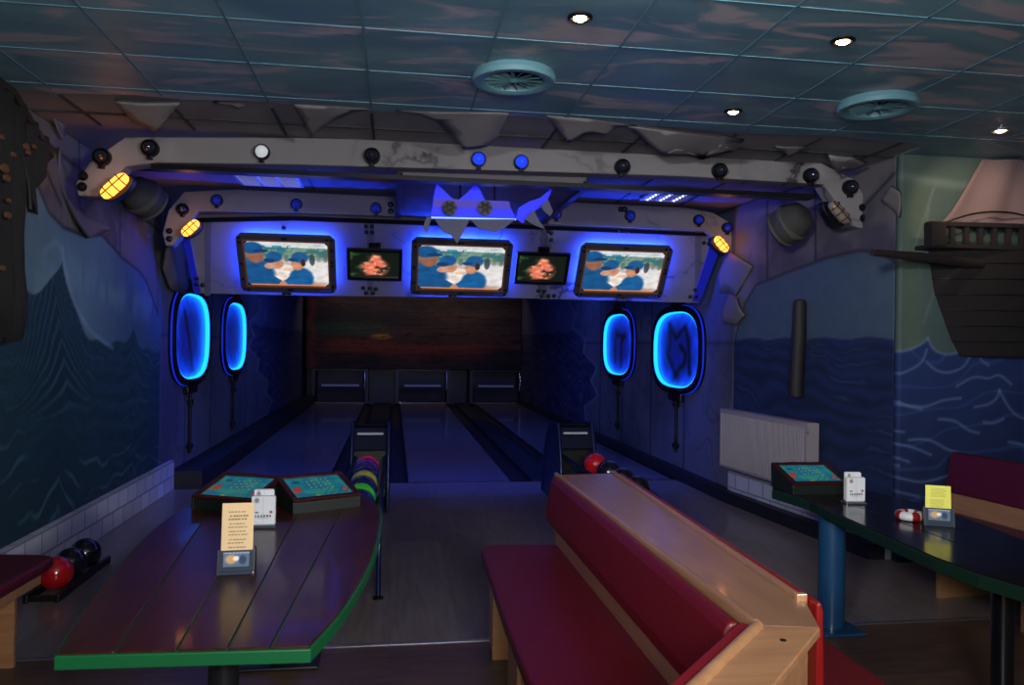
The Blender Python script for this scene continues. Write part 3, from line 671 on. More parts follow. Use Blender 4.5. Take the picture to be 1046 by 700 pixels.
for i, (a,b,k) in enumerate([(568,219,'dim'),(643,221,'dim'),(713,225,'dim'),(742,233,'dim')]):
    round_lamp(a, b, YB2, .052, k, 'dim blue round lamp, %s from the left on the rear beam above the right television' % on_[i])

# ---- cage bulkhead lamps
def cage_lamp(px, py, Y, ang, L, r, lit, label):
    p = on(px,py,1,Y); dx, dz = math.cos(ang), math.sin(ang); ax = Vector((dx,0,dz)); up = Vector((-dz,0,dx))
    t = thing('cage_lamp', p, label, 'lamp', 'cage lamps on the beam brackets')
    MB().prism([p+ax*(L*.58)*math.cos(a)+up*(r*1.25)*math.sin(a)+Vector((0,.07,0)) for a in [2*PI*k/20 for k in range(20)]], (0,.09,0)).obj('base', M['bolt'], t, bevel=.006)
    pts = [p+ax*(L*s) for s in (-.5,-.42,-.25,0,.25,.42,.5)]
    MB().tube(pts, [r*.45,r*.8,r,r,r,r*.8,r*.45], 20).obj('glass', M['e_orange'] if lit else M['e_off'], t, smooth=True)
    mb = MB()
    for s in (-.28,0,.28):
        ring = [p+ax*(L*s)+(up*math.cos(a)+Vector((0,-1,0))*math.sin(a))*(r*1.12) for a in [PI*k/10 for k in range(11)]]; mb.tube(ring, .005, 6)
    mb.tube([p+ax*L*s+Vector((0,-r*1.1,0)) for s in (-.5,0,.5)], .005, 6)
    mb.obj('cage', M['red_glass'], t, smooth=True)
    if lit:
        ld = bpy.data.lights.new('cage_bulb','POINT'); ld.energy = .55; ld.color = (1,.42,.14); ld.shadow_soft_size = .04
        lo = bpy.data.objects.new('cage_bulb', ld); COL.objects.link(lo); lo.location = p+Vector((0,-.14,-.03))
cage_lamp(117,190,YB1-.14,.78,.22,.045,True,'lit orange cage lamp on the left end of the front beam')
cage_lamp(194.5,233,YB2-.14,.78,.19,.045,True,'lit orange cage lamp at the left end of the rear beam')
cage_lamp(737,249.5,YB2-.14,-.82,.19,.045,True,'lit orange cage lamp at the right end of the rear beam')
cage_lamp(857,217,YB1-.14,-.80,.22,.045,False,'unlit cage lamp on the right end of the front beam')

# ---- torn flaps of sheet hanging from the ceiling edge
def flap(pts, label, pl=None, th=.02, curl=.12):
    """pts in survey pixels on a gently drooping plane behind the ceiling edge"""
    P0, n = pl if pl else (Vector((0,YB,HC-.004)), Vector((0,.12,1)).normalized())
    w = [onp(a,b,P0,n) for a,b in pts]
    c = sum(w, Vector())/len(w); 
    bm = bmesh.new(); vs = [bm.verts.new(p) for p in w]; f = bm.faces.new(vs)
    bmesh.ops.triangulate(bm, faces=[f]); bmesh.ops.subdivide_edges(bm, edges=bm.edges[:], cuts=3, use_grid_fill=True)
    for v in bm.verts:
        d = max(0, v.co.y-YB) if pl is None else 0
        v.co -= n*0.0
        if pl is None: v.co.z = v.co.z + .05*math.sin(v.co.x*9)*d - curl*0
        else: v.co += n*.03*math.sin(v.co.z*11+v.co.y*5)
    me = bpy.data.meshes.new('torn_flap'); bm.to_mesh(me); bm.free()
    o = link('torn_flap', me, M['flap_dark'] if pl else M['flap']); me.materials.append(M['flap_edge'])
    for p in me.polygons: p.use_smooth = True
    sd = o.modifiers.new('s','SOLIDIFY'); sd.thickness = th; sd.material_offset_rim = 1; sd.offset = 0
    return tag(o, label, 'torn sheet', 'torn sheet flaps')
flap([(117,102),(140,103.5),(184,104),(172,117),(158,131),(151,127),(135,122),(126,112)], 'grey torn sheet flap hanging above the second lamp from the left')
flap([(218,104),(250,106),(243,110),(236,106)], 'tiny grey torn flap on the ceiling edge above the left beam')
flap([(300,105),(330,107),(382,110.5),(362,112),(344,120),(330,131),(318,142),(310,122)], 'pointed grey torn sheet flap above the left television')
flap([(404,112),(440,113),(520,113.5),(513,128),(507,140),(498,147),(474,148.5),(462,135),(446,122),(428,115)], 'largest grey torn sheet flap above the middle television')
flap([(558,116),(600,120),(650,128),(640,128),(630,129),(618,138),(608,135),(596,136),(581,142.5),(572,133)], 'grey scalloped torn flap right of the ceiling vent')
flap([(640,127),(680,132),(760,143),(757,144),(752,152),(738,148),(731,149.5),(718,164.5),(700,152),(690,149.5),(677,154.5),(664,146),(655,139)], 'wide grey scalloped torn flap above the right television')
flap([(792,148),(822,151),(815,157),(806,162),(800,156)], 'small grey torn flap left of the corner piece on the right')
flap([(846,156),(870,158),(885,170),(872,176),(860,168),(855,176)], 'grey torn flap near the right end of the front beam')
wl = (Vector((-2.375,6,2.5)), Vector((1,0,0)))
flap([(45,109),(70,112),(64,128),(60,142),(55,128)], 'grey torn corner piece at the left end of the ceiling edge', wl)
flap([(60,150),(66,168),(78,186),(84,210),(92,222),(113,234),(100,242),(88,243),(76,226),(66,196)], 'long curled torn sheet on the left wall below the beam bracket, lit orange', wl)
flap([(166,249),(184,246),(190,262),(192,288),(186,301),(176,295),(168,275)], 'violet torn sheet on the left wall beside the screen panel', (Vector((-2.34,8,2.5)), Vector((1,0,0))))
wr = (Vector((3.70,6.4,2.5)), Vector((1,.112,0)).normalized())
wr2 = (Vector((3.58,7.8,2.5)), Vector((1,.112,0)).normalized())
flap([(745,256),(756,262),(767,272),(758,288),(750,303),(741,297),(735,300),(736,280)], 'violet torn sheet on the right wall beside the screen panel', wr2)
flap([(742,300),(754,304),(762,322),(752,332),(742,330),(738,318)], 'greenish torn scrap on the right wall under the violet sheet', wr2)
flap([(900,205),(911,190),(918,196),(918,222),(906,212)], 'pale torn corner on the right wall at the end of the front beam', (Vector((3.82,5.6,2.6)), Vector((1,.112,0)).normalized()))

# grey drums on the side walls
def drum(p, ax, label):
    t = thing('wall_drum', p, label, 'drum', 'grey drums on the side walls')
    MB().lathe([(.08,-.18),(.13,-.15),(.165,-.06),(.17,.02),(.16,.09),(.11,.14),(.05,.16)], p, ax, 28).obj('body', M['drum'], t, smooth=True)
    MB().lathe([(.166,-.05),(.18,-.04),(.18,-.01),(.168,0)], p, ax, 28).obj('band', M['drum_band'], t, smooth=True)
    MB().lathe([(.155,.07),(.17,.08),(.17,.10),(.14,.105)], p, ax, 28).obj('band', M['drum_band'], t, smooth=True)
drum(on(148,203,0,-2.22), (.45,.75,-.45), 'grey ribbed drum on the left wall behind the front beam')
drum(on(806,229,0,3.45), (-.45,.75,-.45), 'grey ribbed drum on the right wall behind the front beam')

# ---- blue torn LED sign under the soffit
ys = 6.26
sg = thing('torn_sign', on(500,215,1,ys), 'blue-lit jagged torn metal sign hanging above the middle television', 'sign')
def sp(pts, Y=ys): return [on(a,b,1,Y) for a,b in pts]
M['sign_blue'] = emat('sign_blue_glow', (22,34,255), .8)
M['sign_grey'] = mat('sign_grey_flap', (74,74,104), .6)
MB().prism(sp([(440,222),(443,200),(446,187),(458,199),(466,206),(476,198),(486,188),(491,195),(497,208),(520,209),(527,223)]), (0,.02,0)).obj('crest_plate', M['sign_blue'], sg)
MB().prism(sp([(527,223),(530,212),(540,206),(552,202),(565,191),(560,203),(556,210),(548,214),(540,222),(534,228)], ys-.05), (0,.02,0)).obj('tail_plate', M['sign_blue'], sg)
MB().prism(sp([(436,221),(432,232),(436,238),(441,222)], ys-.05), (0,.015,0)).obj('hanging_shard', M['sign_grey'], sg)
MB().prism(sp([(444,224),(480,224),(474,236),(467,249),(461,240),(452,236)], ys-.06), (0,.015,0)).obj('hanging_shard', M['sign_grey'], sg)
MB().prism(sp([(480,224),(527,224),(515,233),(506,237),(490,234)], ys-.06), (0,.015,0)).obj('hanging_shard', M['sign_grey'], sg)
MB().prism(sp([(536,224),(545,214),(551,226),(557,234),(548,231),(541,227)], ys-.10), (0,.015,0)).obj('hanging_shard', M['sign_grey'], sg)
MB().prism(sp([(552,210),(560,204),(565,216),(562,221),(556,216)], ys-.10), (0,.015,0)).obj('hanging_shard', M['sign_grey'], sg)
a, b = on(440,222.5,1,ys-.03), on(527,224.5,1,ys-.03)
MB().tube([a,b], .012, 8).obj('rail', M['chrome'], sg, smooth=True)
mb = MB()
for k in range(44): mb.sphere(a.lerp(b, (k+.5)/44)+Vector((0,-.012,0)), .008, 8, 6)
o = mb.obj('led_row', emat('led_dot', (90,120,255), 4), sg); o['kind'] = 'stuff'
for x in (459,495):
    p = on(x,213,1,ys-.02)
    fn_ = MB().lathe([(.06,0),(.06,.03),(.035,.04),(.03,.02)], p, (0,-1,0), 20).obj('fan', M['plate_dark'], sg, smooth=True)
    for k in range(6):
        an = k*PI/3; MB().box((.01,-.045,-.008),(.055,-.04,.008), Matrix.Rotation(an,3,'Y'), p).obj('fan_blade', M['bolt'], fn_)
MB().prism(sp([(443,203),(520,206),(521,214),(443,212)], ys-.004), (0,-.012,0)).obj('strip_panel', emat('violet_strip', (70,50,200), .6), sg)
for x in (470,505): MB().tube([on(x,212,1,ys+.02), on(x,212,1,ys+.02)+Vector((0,.03,.55))], .008, 8).obj('hanger', M['bolt'], sg)

# ---- oval light panels on the lane walls
def oval(xw, s, yc, zc, hy, hz, label, motif):
    t = thing('oval_light', (xw,yc,zc), label, 'wall light', 'oval lights on the lane walls')
    def P(u, v, d): return Vector((xw+s*d, yc+u, zc+v))
    def sup(a, ru, rv, e=2.9):
        c, sn = math.cos(a), math.sin(a)
        return (ru*math.copysign(abs(c)**(2/e), c), rv*math.copysign(abs(sn)**(2/e), sn))
    N = 56
    def ring(r0, r1, d0, d1, nm, m):
        vs = []; f = []
        for k in range(N):
            a = 2*PI*k/N
            for (k_, d) in ((r0,d0),(r0,d1),(r1,d1),(r1,d0)):
                u, v = sup(a, hy+k_, hz+k_); vs.append(P(u,v,d))
        for k in range(N):
            j = (k+1)%N
            for q in range(4): f.append((k*4+q, k*4+(q+1)%4, j*4+(q+1)%4, j*4+q))
        return MB().add(vs, f).obj(nm, m, t, smooth=True)
    fo_ = ring(.075, .0, 0, .07, 'frame', M['bolt'])
    ring(-.002, -.016, .015, .062, 'led_rim', M['e_cyan'])
    ring(.082, .072, .03, .045, 'blue_edge_line', M['e_edge'])
    vs = []; cols = []; f = []; R = 26
    def colr(u, v):
        r = max(abs(u)/hy, abs(v)/hz); rr = (abs(u/hy)**2.6+abs(v/hz)**2.6)**(1/2.6)
        g = max(0, min(1, (rr-.35)/.6)); g = g*g*(3-2*g); base = np.array([6,16,120])*(1-g)+np.array([12,62,250])*g + np.array([10,70,5])*max(0,(rr-.82)/.18)
        base = base*(.93+.07*math.sin(u*23+math.sin(v*17)*2))
        base = base*(.88+.14*math.sin(v*9+u*4)**2)
        if motif:
            d = segd(np.array([u/hy]), np.array([v/hz]), MOT[motif])[0]
            base = base*(1-.85*math.exp(-(d/.07)**2))
        return base
    vs.append(P(0,0,.015)); cols.append(colr(0,0))
    for i in range(1, R+1):
        for k in range(N):
            u, v = sup(2*PI*k/N, hy*i/R, hz*i/R); vs.append(P(u,v,.015)); cols.append(colr(u,v))
    for k in range(N): f.append((0, 1+k, 1+(k+1)%N))
    for i in range(R-1):
        for k in range(N): f.append((1+i*N+k, 1+(i+1)*N+k, 1+(i+1)*N+(k+1)%N, 1+i*N+(k+1)%N))
    me = bpy.data.meshes.new('panel'); me.from_pydata(vs, [], f); me.update()
    c = np.clip(np.array(cols), 0, 255)/255; c = np.where(c <= .04045, c/12.92, ((c+.055)/1.055)**2.4)
    ca = me.color_attributes.new('Col','FLOAT_COLOR','POINT'); ca.data.foreach_set('color', np.concatenate([c, np.ones((len(c),1))],1).astype(np.float32).ravel())
    o = link('glowing_panel', me, M['oval'], t); o.matrix_parent_inverse = PINV[t.name]
    for zz in (hz+.12, -hz-.12):
        MB().box((-.03,-.22,-.05),(.03,.22,.05), at=P(0,zz,.03)).obj('mounting_bracket', M['bolt'], fo_, bevel=.01)
MOT = {'claw': [(-.5,-.6),(-.45,.2),(-.3,.6),(-.1,.45),(.1,.3),(.25,.5),(.4,.7),(.35,.1),(.5,-.1),(.2,-.5),(.1,-.85),(-.05,-.5),(-.25,-.4),(-.35,-.1),(-.1,.1)],
       'arch': [(-.1,-.7),(-.15,.1),(-.35,.3),(-.1,.25),(.2,.4),(.3,.1),(.3,-.6)], 'stroke': [(-.3,.55),(-.1,.1),(.05,-.35),(.12,-.8)]}
oval(-2.4, 1, 9.72, 1.68, .79, .50, 'large glowing blue oval light nearest the room on the left lane wall', 'stroke')
oval(-2.4, 1, 12.25, 1.70, .79, .50, 'smaller-looking blue oval light farther down the left lane wall', None)
oval(rX(11.8), -1, 12.05, 1.66, .79, .48, 'blue oval light with dark arch shape, farther down the right lane wall', 'arch')
oval(rX(9.4), -1, 9.50, 1.60, .80, .48, 'large blue oval light with dark claw shape nearest the radiator', 'claw')
# vertical pipes under the ovals
for (x, y, w) in ((-2.37,9.72,'large left'),(-2.37,12.25,'farther left'),(rX(9.4)-.03,9.50,'large right'),(rX(11.8)-.03,12.05,'farther right')):
    t = thing('wall_pipe', (x,y,.3), 'thin dark pipe running down the wall under the %s oval light' % w, 'pipe', 'pipes under the oval lights')
    MB().tube([(x,y,.3),(x,y,1.08)], .018, 10).obj('tube', M['bolt'], t, smooth=True)
    for z in (.38,.9): MB().box((-.03,-.05,-.03),(.03,.05,.03), at=(x,y,z)).obj('clamp', M['bolt'], t, bevel=.008)

# ---- ceiling fittings
def lit_spot(px, py, i, label, power, aim=None):
    p = on(px,py,2,HC-.006)
    t = thing('downlight', p, label, 'downlight', 'recessed ceiling downlights')
    MB().lathe([(.058,.004),(.058,-.004),(.046,-.01),(.040,-.004),(.038,.002)], p, (0,0,1), 28).obj('trim_ring', M['bolt'] if i != 3 else M['alu'], t, smooth=True)
    MB().lathe([(.03,0),(.032,-.006),(.02,-.014),(.002,-.016)], p, (0,0,1), 20).obj('bulb', M['e_warm'], t, smooth=True)
    ld = bpy.data.lights.new('downlight_beam','SPOT'); ld.energy = power; ld.color = (1,.72,.42); ld.spot_size = 1.3; ld.spot_blend = .8; ld.shadow_soft_size = .03
    lo = bpy.data.objects.new('downlight_beam', ld); COL.objects.link(lo); lo.location = p+Vector((0,0,-.05))
    if aim: lo.rotation_euler = (Vector(aim)-lo.location).to_track_quat('-Z','Y').to_euler()
lit_spot(592.5,18,0,'recessed ceiling downlight nearest the left ceiling vent',7)
lit_spot(861,42,1,'recessed ceiling downlight above the right ceiling vent',7)
lit_spot(749,114,2,'recessed ceiling downlight close to the torn ceiling edge',7)
lit_spot(1022,133,3,'recessed ceiling downlight shining on the ship sail',26,(4.38,5.45,2.72))
def vent(px, py, label):
    p = on(px,py,2,HC-.03)
    t = thing('ceiling_vent', p, label, 'vent', 'round ceiling vents')
    MB().lathe([(.225,.03),(.235,0),(.225,-.022),(.19,-.026),(.165,-.014),(.16,.0),(.16,.02)], p, (0,0,1), 44).obj('outer_ring', M['vent'], t, smooth=True)
    MB().lathe([(.16,.02),(.16,.024)], p, (0,0,1), 36).obj('duct', M['vent_dark'], t)
    MB().lathe([(.028,0),(.03,-.012),(.02,-.02)], p, (0,0,1), 20).obj('hub', M['vent'], t, smooth=True)
    for k in range(14):
        R = Matrix.Rotation(2*PI*k/14,3,'Z') @ Matrix.Rotation(.7,3,'X')
        MB().box((.02,-.011,-.002),(.162,.011,.002), R, p+Vector((0,0,-.003))).obj('blade', M['vent'], t)
vent(525,81,'round blue ceiling vent left, above the torn flaps'); vent(896,109,'round blue ceiling vent right, near the ship sail')
def troffer(x, y, w, l, lit, label):
    t = thing('louvre_light', (x,y,HC), label, 'ceiling light', 'louvred ceiling lights')
    MB().box((-w/2,-l/2,-.012),(w/2,l/2,.004), at=(x,y,HC)).obj('diffuser', M['e_troffer'] if lit else M['plate_dark'], t)
    mb = MB()
    for k in range(4): mb.box((-w/2+k*w/3-.012,-l/2,-.03),(-w/2+k*w/3+.012,l/2,-.01), at=(x,y,HC))
    for k in range(2): mb.box((-w/2,-l/2+k*l-.012,-.03),(w/2,-l/2+k*l+.012,-.01), at=(x,y,HC))
    mb.obj('frame', M['alu'], t)
    for c in range(3):
        for k in range(6):
            if lit: MB().box((-w/2+c*w/3+.02,-l/2+.06+k*l/6-.006,-.028),(-w/2+(c+1)*w/3-.02,-l/2+.06+k*l/6+.006,-.012), at=(x,y,HC)).obj('louvre', M['white'], t)
            else: MB().lathe([(.012,-.014),(.012,-.03),(.004,-.034)], (x-w/2+(c+.5)*w/3+.0, y-l/2+.06+k*l/6, HC), (0,0,1), 8).obj('led', emat('white_led',(200,205,255),2.2) if (c==0 and k==0) else bpy.data.materials['white_led'], t)
pA = on(275,182,2,HC); pB = on(683,198,2,HC)
troffer(pA.x, pA.y, .55, .50, True, 'pale louvred ceiling light between the beams on the left')
troffer(pB.x, pB.y, .42, .50, False, 'dark ceiling light with three rows of white dots between the beams on the right')

# ================================================================== BALL RETURNS
def ball(p, r, m, label):
    o = MB().sphere((0,0,0), r).obj('bowling_ball', M[m], smooth=True); o.location = p
    return tag(o, label, 'bowling ball', 'bowling balls')
def ball_return(xc, y0, label):
    w = .155
    t = thing('ball_return', (xc,8.0,0), label, 'ball return', 'ball returns')
    # hood: slanted side profile
    prof = [(7.60,0),(8.55,0),(8.50,.35),(8.20,.80),(7.78,.83),(7.62,.45)]
    for s in (-1,1):
        MB().prism([(xc+s*w,a,b) for a,b in prof], (s*.02,0,0)).obj('side_panel', M['blue_metal'], t, bevel=.008)
        MB().tube([(xc+s*(w+.02),7.58,.02),(xc+s*(w+.02),7.60,.45),(xc+s*(w+.02),7.76,.84),(xc+s*(w+.02),8.2,.82),(xc+s*(w+.02),8.52,.36),(xc+s*(w+.02),8.56,.02)], .018, 10).obj('edge_tube', M['blue_metal'], t, smooth=True)
    MB().prism([(xc-w,7.78,.83),(xc-w,8.20,.80),(xc-w,8.50,.35),(xc-w,8.55,0),(xc-w,8.53,0),(xc-w,8.48,.34),(xc-w,8.18,.78),(xc-w,7.79,.81)], (2*w,0,0)).obj('hood', M['black'], t)
    MB().prism([(xc-w,7.80,.80),(xc-w,7.68,.60),(xc-w,7.69,.59),(xc-w,7.81,.79)], (2*w,0,0)).obj('front_plate', M['black'], t)
    MB().prism([(xc-w+.03,7.745,.735),(xc+w-.03,7.745,.735),(xc+w-.03,7.755,.755),(xc-w+.03,7.755,.755)], (0,-.006,.002)).obj('name_strip', M['label'], t)
    MB().box((xc-w,7.9,.1),(xc+w,7.95,.7)).obj('inner_wall', M['black'], t)
    # rack
    for s in (-1,1):
        X = xc+s*.135
        rl_ = MB().tube([(X,7.7,.52),(X,y0+.25,.52),(X,y0+.09,.49),(X,y0+.02,.40),(X,y0,.25),(X,y0,.02)], .017, 12).obj('side_rail', M['blue_metal'], t, smooth=True)
        MB().tube([(xc+s*.055,7.7,.455),(xc+s*.055,y0+.1,.455)], .011, 8).obj('inner_rail', M['blue_metal'], t, smooth=True)
        MB().lathe([(.035,0),(.035,.012)], (X,y0,0), (0,0,1), 16).obj('foot', M['black'], rl_)
    for yy in (y0+.12, 6.4, 7.4): MB().box((xc-.13,yy-.015,.42),(xc+.13,yy+.015,.44)).obj('cross_bar', M['blue_metal'], t)
    MB().box((xc-.03,6.35,0),(xc+.03,6.42,.42)).obj('centre_post', M['blue_metal'], t)
    return t
ball_return(-.21, 5.07, 'blue metal ball return with a hood, between the left and middle lanes')
ball_return(1.84, 5.45, 'blue metal ball return with a hood, behind the red divider bench')
zb = .553
for y, m, l in ((6.93,'pink_ball','pink bowling ball farthest back on the left ball return'),(6.70,'purple_ball','dark purple bowling ball next to the pink one on the left ball return'),(6.36,'blue_ball','dark blue bowling ball between pink and yellow balls on the left return'),
                (6.10,'yellow_ball','yellow bowling ball on the left ball return'),(5.86,'blue_ball','dark blue bowling ball between the yellow and green balls'),(5.55,'green_ball','green bowling ball on the left ball return'),(5.32,'blue_ball','dark blue bowling ball at the near end of the left ball return')):
    ball((-.21,y,zb), .105, m, l)
for y, m, l in ((6.95,'red_ball','red bowling ball on the right ball return'),(6.5,'black_ball','dark bowling ball nearest the red one on the right ball return'),(6.1,'black_ball','dark bowling ball midway along the right ball return'),(5.72,'black_ball','dark bowling ball at the near end of the right ball return')):
    ball((1.84,y,zb), .105, m, l)
# low rack by the left wall
t = thing('floor_ball_rack', (-2.18,5.6,0), 'low black ball rack on the floor by the left brick skirting', 'ball rack')
for s in (-1,1):
    MB().box((-2.13+s*.09-.015,5.2,.0),(-2.13+s*.09+.015,6.1,.05)).obj('side_rail', M['black'], t, bevel=.006)
for y in (5.25,5.65,6.05): MB().box((-2.22,y-.02,0),(-2.04,y+.02,.03)).obj('cross_bar', M['black'], t)
pr = on(66,574,0,-2.14)
ball((-2.13,5.42,.1235), .105, 'red_ball', 'red bowling ball on the low rack beside the left bench')
ball((-2.13,5.64,.1235), .105, 'black_ball', 'black bowling ball directly behind the red one on the low floor rack')
ball((-2.13,5.90,.1235), .105, 'black_ball', 'black bowling ball farthest from the left bench on the low floor rack')

# ================================================================== TABLES
def outline(pxs, z): return [on(a,b,2,z) for a,b in pxs]
def table_top(pts, zt, th, mtop, mrim, parent, planks):
    """pts: world xy outline; split top board + edge band"""
    n = len(pts); c = sum((Vector((p[0],p[1],0)) for p in pts), Vector())/n
    MB().prism([(p[0],p[1],zt-th) for p in pts], (0,0,th-.004)).obj('edge_band', mrim, parent, bevel=.004)
    ins = [(p[0]+(c.x-p[0])*.02, p[1]+(c.y-p[1])*.008) for p in pts]
    return ins
def clip_poly(poly, a, b, c, keep):   # half-plane a*x+b*y<=c (keep=+1) or >=
    out = []
    for i in range(len(poly)):
        p, q = poly[i], poly[(i+1)%len(poly)]
        dp, dq = keep*(a*p[0]+b*p[1]-c), keep*(a*q[0]+b*q[1]-c)
        if dp <= 0: out.append(p)
        if dp*dq < 0: t_ = dp/(dp-dq); out.append((p[0]+(q[0]-p[0])*t_, p[1]+(q[1]-p[1])*t_))
    return out
TL = curve([(-.93,2.36),(-1.0,2.75),(-1.06,3.3),(-1.10,3.8),(-1.09,4.25),(-.98,4.62)],6)[:-1] + curve([(-.98,4.62),(-.56,4.72),(-.16,4.62)],5)[:-1] + curve([(-.16,4.62),(-.055,4.25),(-.05,3.7),(-.08,3.15),(-.15,2.65),(-.225,2.33)],6)
TL = [(p[0],p[1]) for p in TL]
t = thing('boat_shaped_table', (-.6,3.5,0), 'boat-shaped dark wooden plank table with green edge in the left foreground', 'table', 'boat-shaped tables')
ins = table_top(TL, .75, .045, None, M['green'], t, 4)
# lengthwise planks fanning from the narrow end
def plank_split(ins, x_near, x_far, y0, y1):
    res = []; rest = ins
    for a, b in zip(x_near, x_far):
        nx, ny = (y1-y0), -(b-a); c = nx*a+ny*y0
        left = clip_poly(rest, nx, ny, c-.003*abs(nx), 1); rest = clip_poly(rest, nx, ny, c+.003*abs(nx), -1); res.append(left)
    res.append(rest); return res
for pl in plank_split(ins, [-.77,-.60,-.46,-.34], [-.96,-.72,-.48,-.24], 2.35, 4.6):
    if len(pl) > 2: MB().prism([(p[0],p[1],.722) for p in pl], (0,0,.030)).obj('plank', M['table'], t, bevel=.002)
MB().tube([(-.55,2.75,.02),(-.55,2.75,.71)], .05, 20).obj('leg', M['black'], t, smooth=True)
MB().tube([(-.55,4.2,.02),(-.55,4.2,.71)], .06, 20).obj('leg', M['black'], t, smooth=True)
for y in (2.75,4.2): MB().box((-.75,y-.2,0),(-.35,y+.2,.02)).obj('foot_plate', M['black'], t, bevel=.01)
# right table
TR = [(2.37,4.62),(2.46,4.78),(2.75,4.80),(2.98,4.70)] + [(on(a,b,2,.75).x, on(a,b,2,.75).y) for a,b in ((885,501),(943,515),(1000,534),(1046,552))] + [(2.95,2.35),(2.50,2.15)] + [(on(a,b,2,.75).x, on(a,b,2,.75).y) for a,b in ((1046,600),(999,586),(955,570),(914,552),(865,530),(826,511))]
t = thing('boat_shaped_table', (2.7,3.4,0), 'boat-shaped dark table with dark green edge on the right', 'table', 'boat-shaped tables')
ins = table_top(TR, .75, .06, None, M['green_dark'], t, 3)
for pl in plank_split(ins, [2.55,2.75], [2.62,2.84], 2.2, 4.8):
    if len(pl) > 2: MB().prism([(p[0],p[1],.722) for p in pl], (0,0,.030)).obj('plank', M['table_dark'], t, bevel=.002)
bp_ = on(853,643,2,.0)
MB().tube([(2.56,4.25,.02),(2.56,4.25,.69)], .075, 28).obj('leg', M['blue_col'], t, smooth=True)['label'] = 'blue column leg'
MB().box((2.44,4.1,0),(2.70,4.36,.02)).obj('foot_plate', M['blue_col'], t, bevel=.01)
lg = on(1012,600,2,.5)
MB().tube([(2.62,3.02,.02),(2.62,3.02,.69)], .045, 28).obj('leg', M['black_gloss'], t, smooth=True)
MB().box((2.42,2.82,0),(2.82,3.22,.02)).obj('foot_plate', M['black'], t, bevel=.01)

# ---- consoles
def map_paint(A, B):
    u, v = A, 1-B; c = full(u, (34,150,170)); n = fbm(u*3, v*3, 1.2, 5, 9); c = mixc(c, (70,176,150), sm(.1,.6,n)*.7); c = mixc(c, (24,120,170), sm(.1,.6,-n)*.6)
    for cx, cy, rx, ry, k in ((.13,.55,.07,.12,(214,72,52)),(.08,.68,.05,.06,(220,90,60)),(.92,.72,.05,.10,(220,84,76)),(.18,.22,.07,.05,(20,90,110)),(.40,.92,.05,.05,(196,196,60))): c = mixc(c, k, ell(u,v,cx,cy,rx,ry,.4))
    g = (np.sin(u*70) > .45)*(np.sin(v*42+u*12) > .3)*(u > .3)*(u < .78)*(v > .12)*(v < .62); c = mixc(c, (190,200,60), g*.8)
    g = (np.sin(u*50+v*30) > .9)*(v > .6)*(u > .5); return mixc(c, (40,100,60), g*.8)
def console(p, rz, label, fw=.29):
    """p: middle of the front foot on the table"""
    t = thing_local('scoring_console', p, label, 'console', 'scoring consoles', rz)
    hw = fw/2+.03; d = .25
    prof = [(0,0),(0,.050),(.005,.062),(d+.03,.145),(d+.04,.14),(d+.02,0)]
    for s in (-1,1): MB().prism([(s*hw,a,b) for a,b in prof], (s*.012,0,0)).obj('side_panel', M['green_box'], t, bevel=.003)
    MB().prism([(-hw,.005,0),(-hw,.005,.05),(-hw,.008,.056),(-hw,d+.03,.135),(-hw,d+.01,0)], (2*hw,0,0)).obj('box', M['green_box'], t)
    tl = math.atan2(.083,d+.025); cx = Vector((0,math.cos(tl),math.sin(tl))); nn = Vector((0,-math.sin(tl),math.cos(tl))); o0 = Vector((0,.0,.058))
    L = (d+.03)/math.cos(tl)
    mb = MB()
    for lo, hi in (((-hw-.012,0),(hw+.012,.028)),((-hw-.012,L-.028),(hw+.012,L)),((-hw-.012,.028),(-hw+.018,L-.028)),((hw-.018,.028),(hw+.012,L-.028))):
        q = [o0+Vector((a,0,0))+cx*b for a,b in ((lo[0],lo[1]),(hi[0],lo[1]),(hi[0],hi[1]),(lo[0],hi[1]))]; mb.prism(q, nn*.014)
    mb.obj('frame', M['console_wood'], t, bevel=.002)
    a0 = o0+Vector((-hw+.016,0,0))+cx*.026+nn*.004
    paint('screen', a0, Vector((2*hw-.032,0,0)), cx*(L-.052), 120, 90, map_paint, M['console_screen'], t)
    for s in (-1,1): MB().lathe([(.012,0),(.012,.006)], (s*(hw-.04),.05,-.0), (0,0,1), 10).obj('foot', M['black'], t)
    return t
console((-.865,4.22,.752), -.42, 'scoring console with turquoise screen at the left back of the wooden plank table')
console((-.33,4.21,.752), .47, 'scoring console with turquoise screen at the right back of the wooden plank table')
console((2.59,4.42,.752), 0.0, 'scoring console with turquoise screen on the dark right-hand table')

# ---- menu stands and coaster boxes
def text_rows(u, v, rows, c, ink, x0=.2, x1=.8, seed=0, h=.35):
    for i, yy in enumerate(rows):
        w = x1-(.12*((i*37+seed*13) % 5)/5)
        m = (np.abs(v-yy) < .009)*(u > x0+.02*(i%2))*(u < w)*(np.sin(u*150+i*7)+np.sin(u*61+i*3) > -.7); c = mixc(c, ink, m*h*2)
    return c
def menu_card(c0):
    def f(A, B):
        u, v = A, 1-B; c = full(u, c0); c = mixc(c, tuple(x*.7 for x in c0), ell(u,v,.5,.5,.5,.5,.8)*.05)
        return text_rows(u, v, [.14,.20,.25,.32,.37,.44,.49,.56,.61,.68,.75,.80,.86], c, tuple(x*.38 for x in c0), .2, .82, 1)
    return f
def holder_print(A, B):
    u, v = A, 1-B; c = full(u, (96,112,140)); c = mixc(c, (214,170,110), ell(u,v,.3,.5,.22,.3,.4)); c = mixc(c, (250,240,225), ell(u,v,.5,.45,.12,.16,.4)); c = mixc(c, (40,54,86), ell(u,v,.75,.55,.14,.3,.4)*.9)
    c = mixc(c, (230,230,230), ((v > .04)*(v < .12)*(np.sin(u*90) > .0))*.8); return c
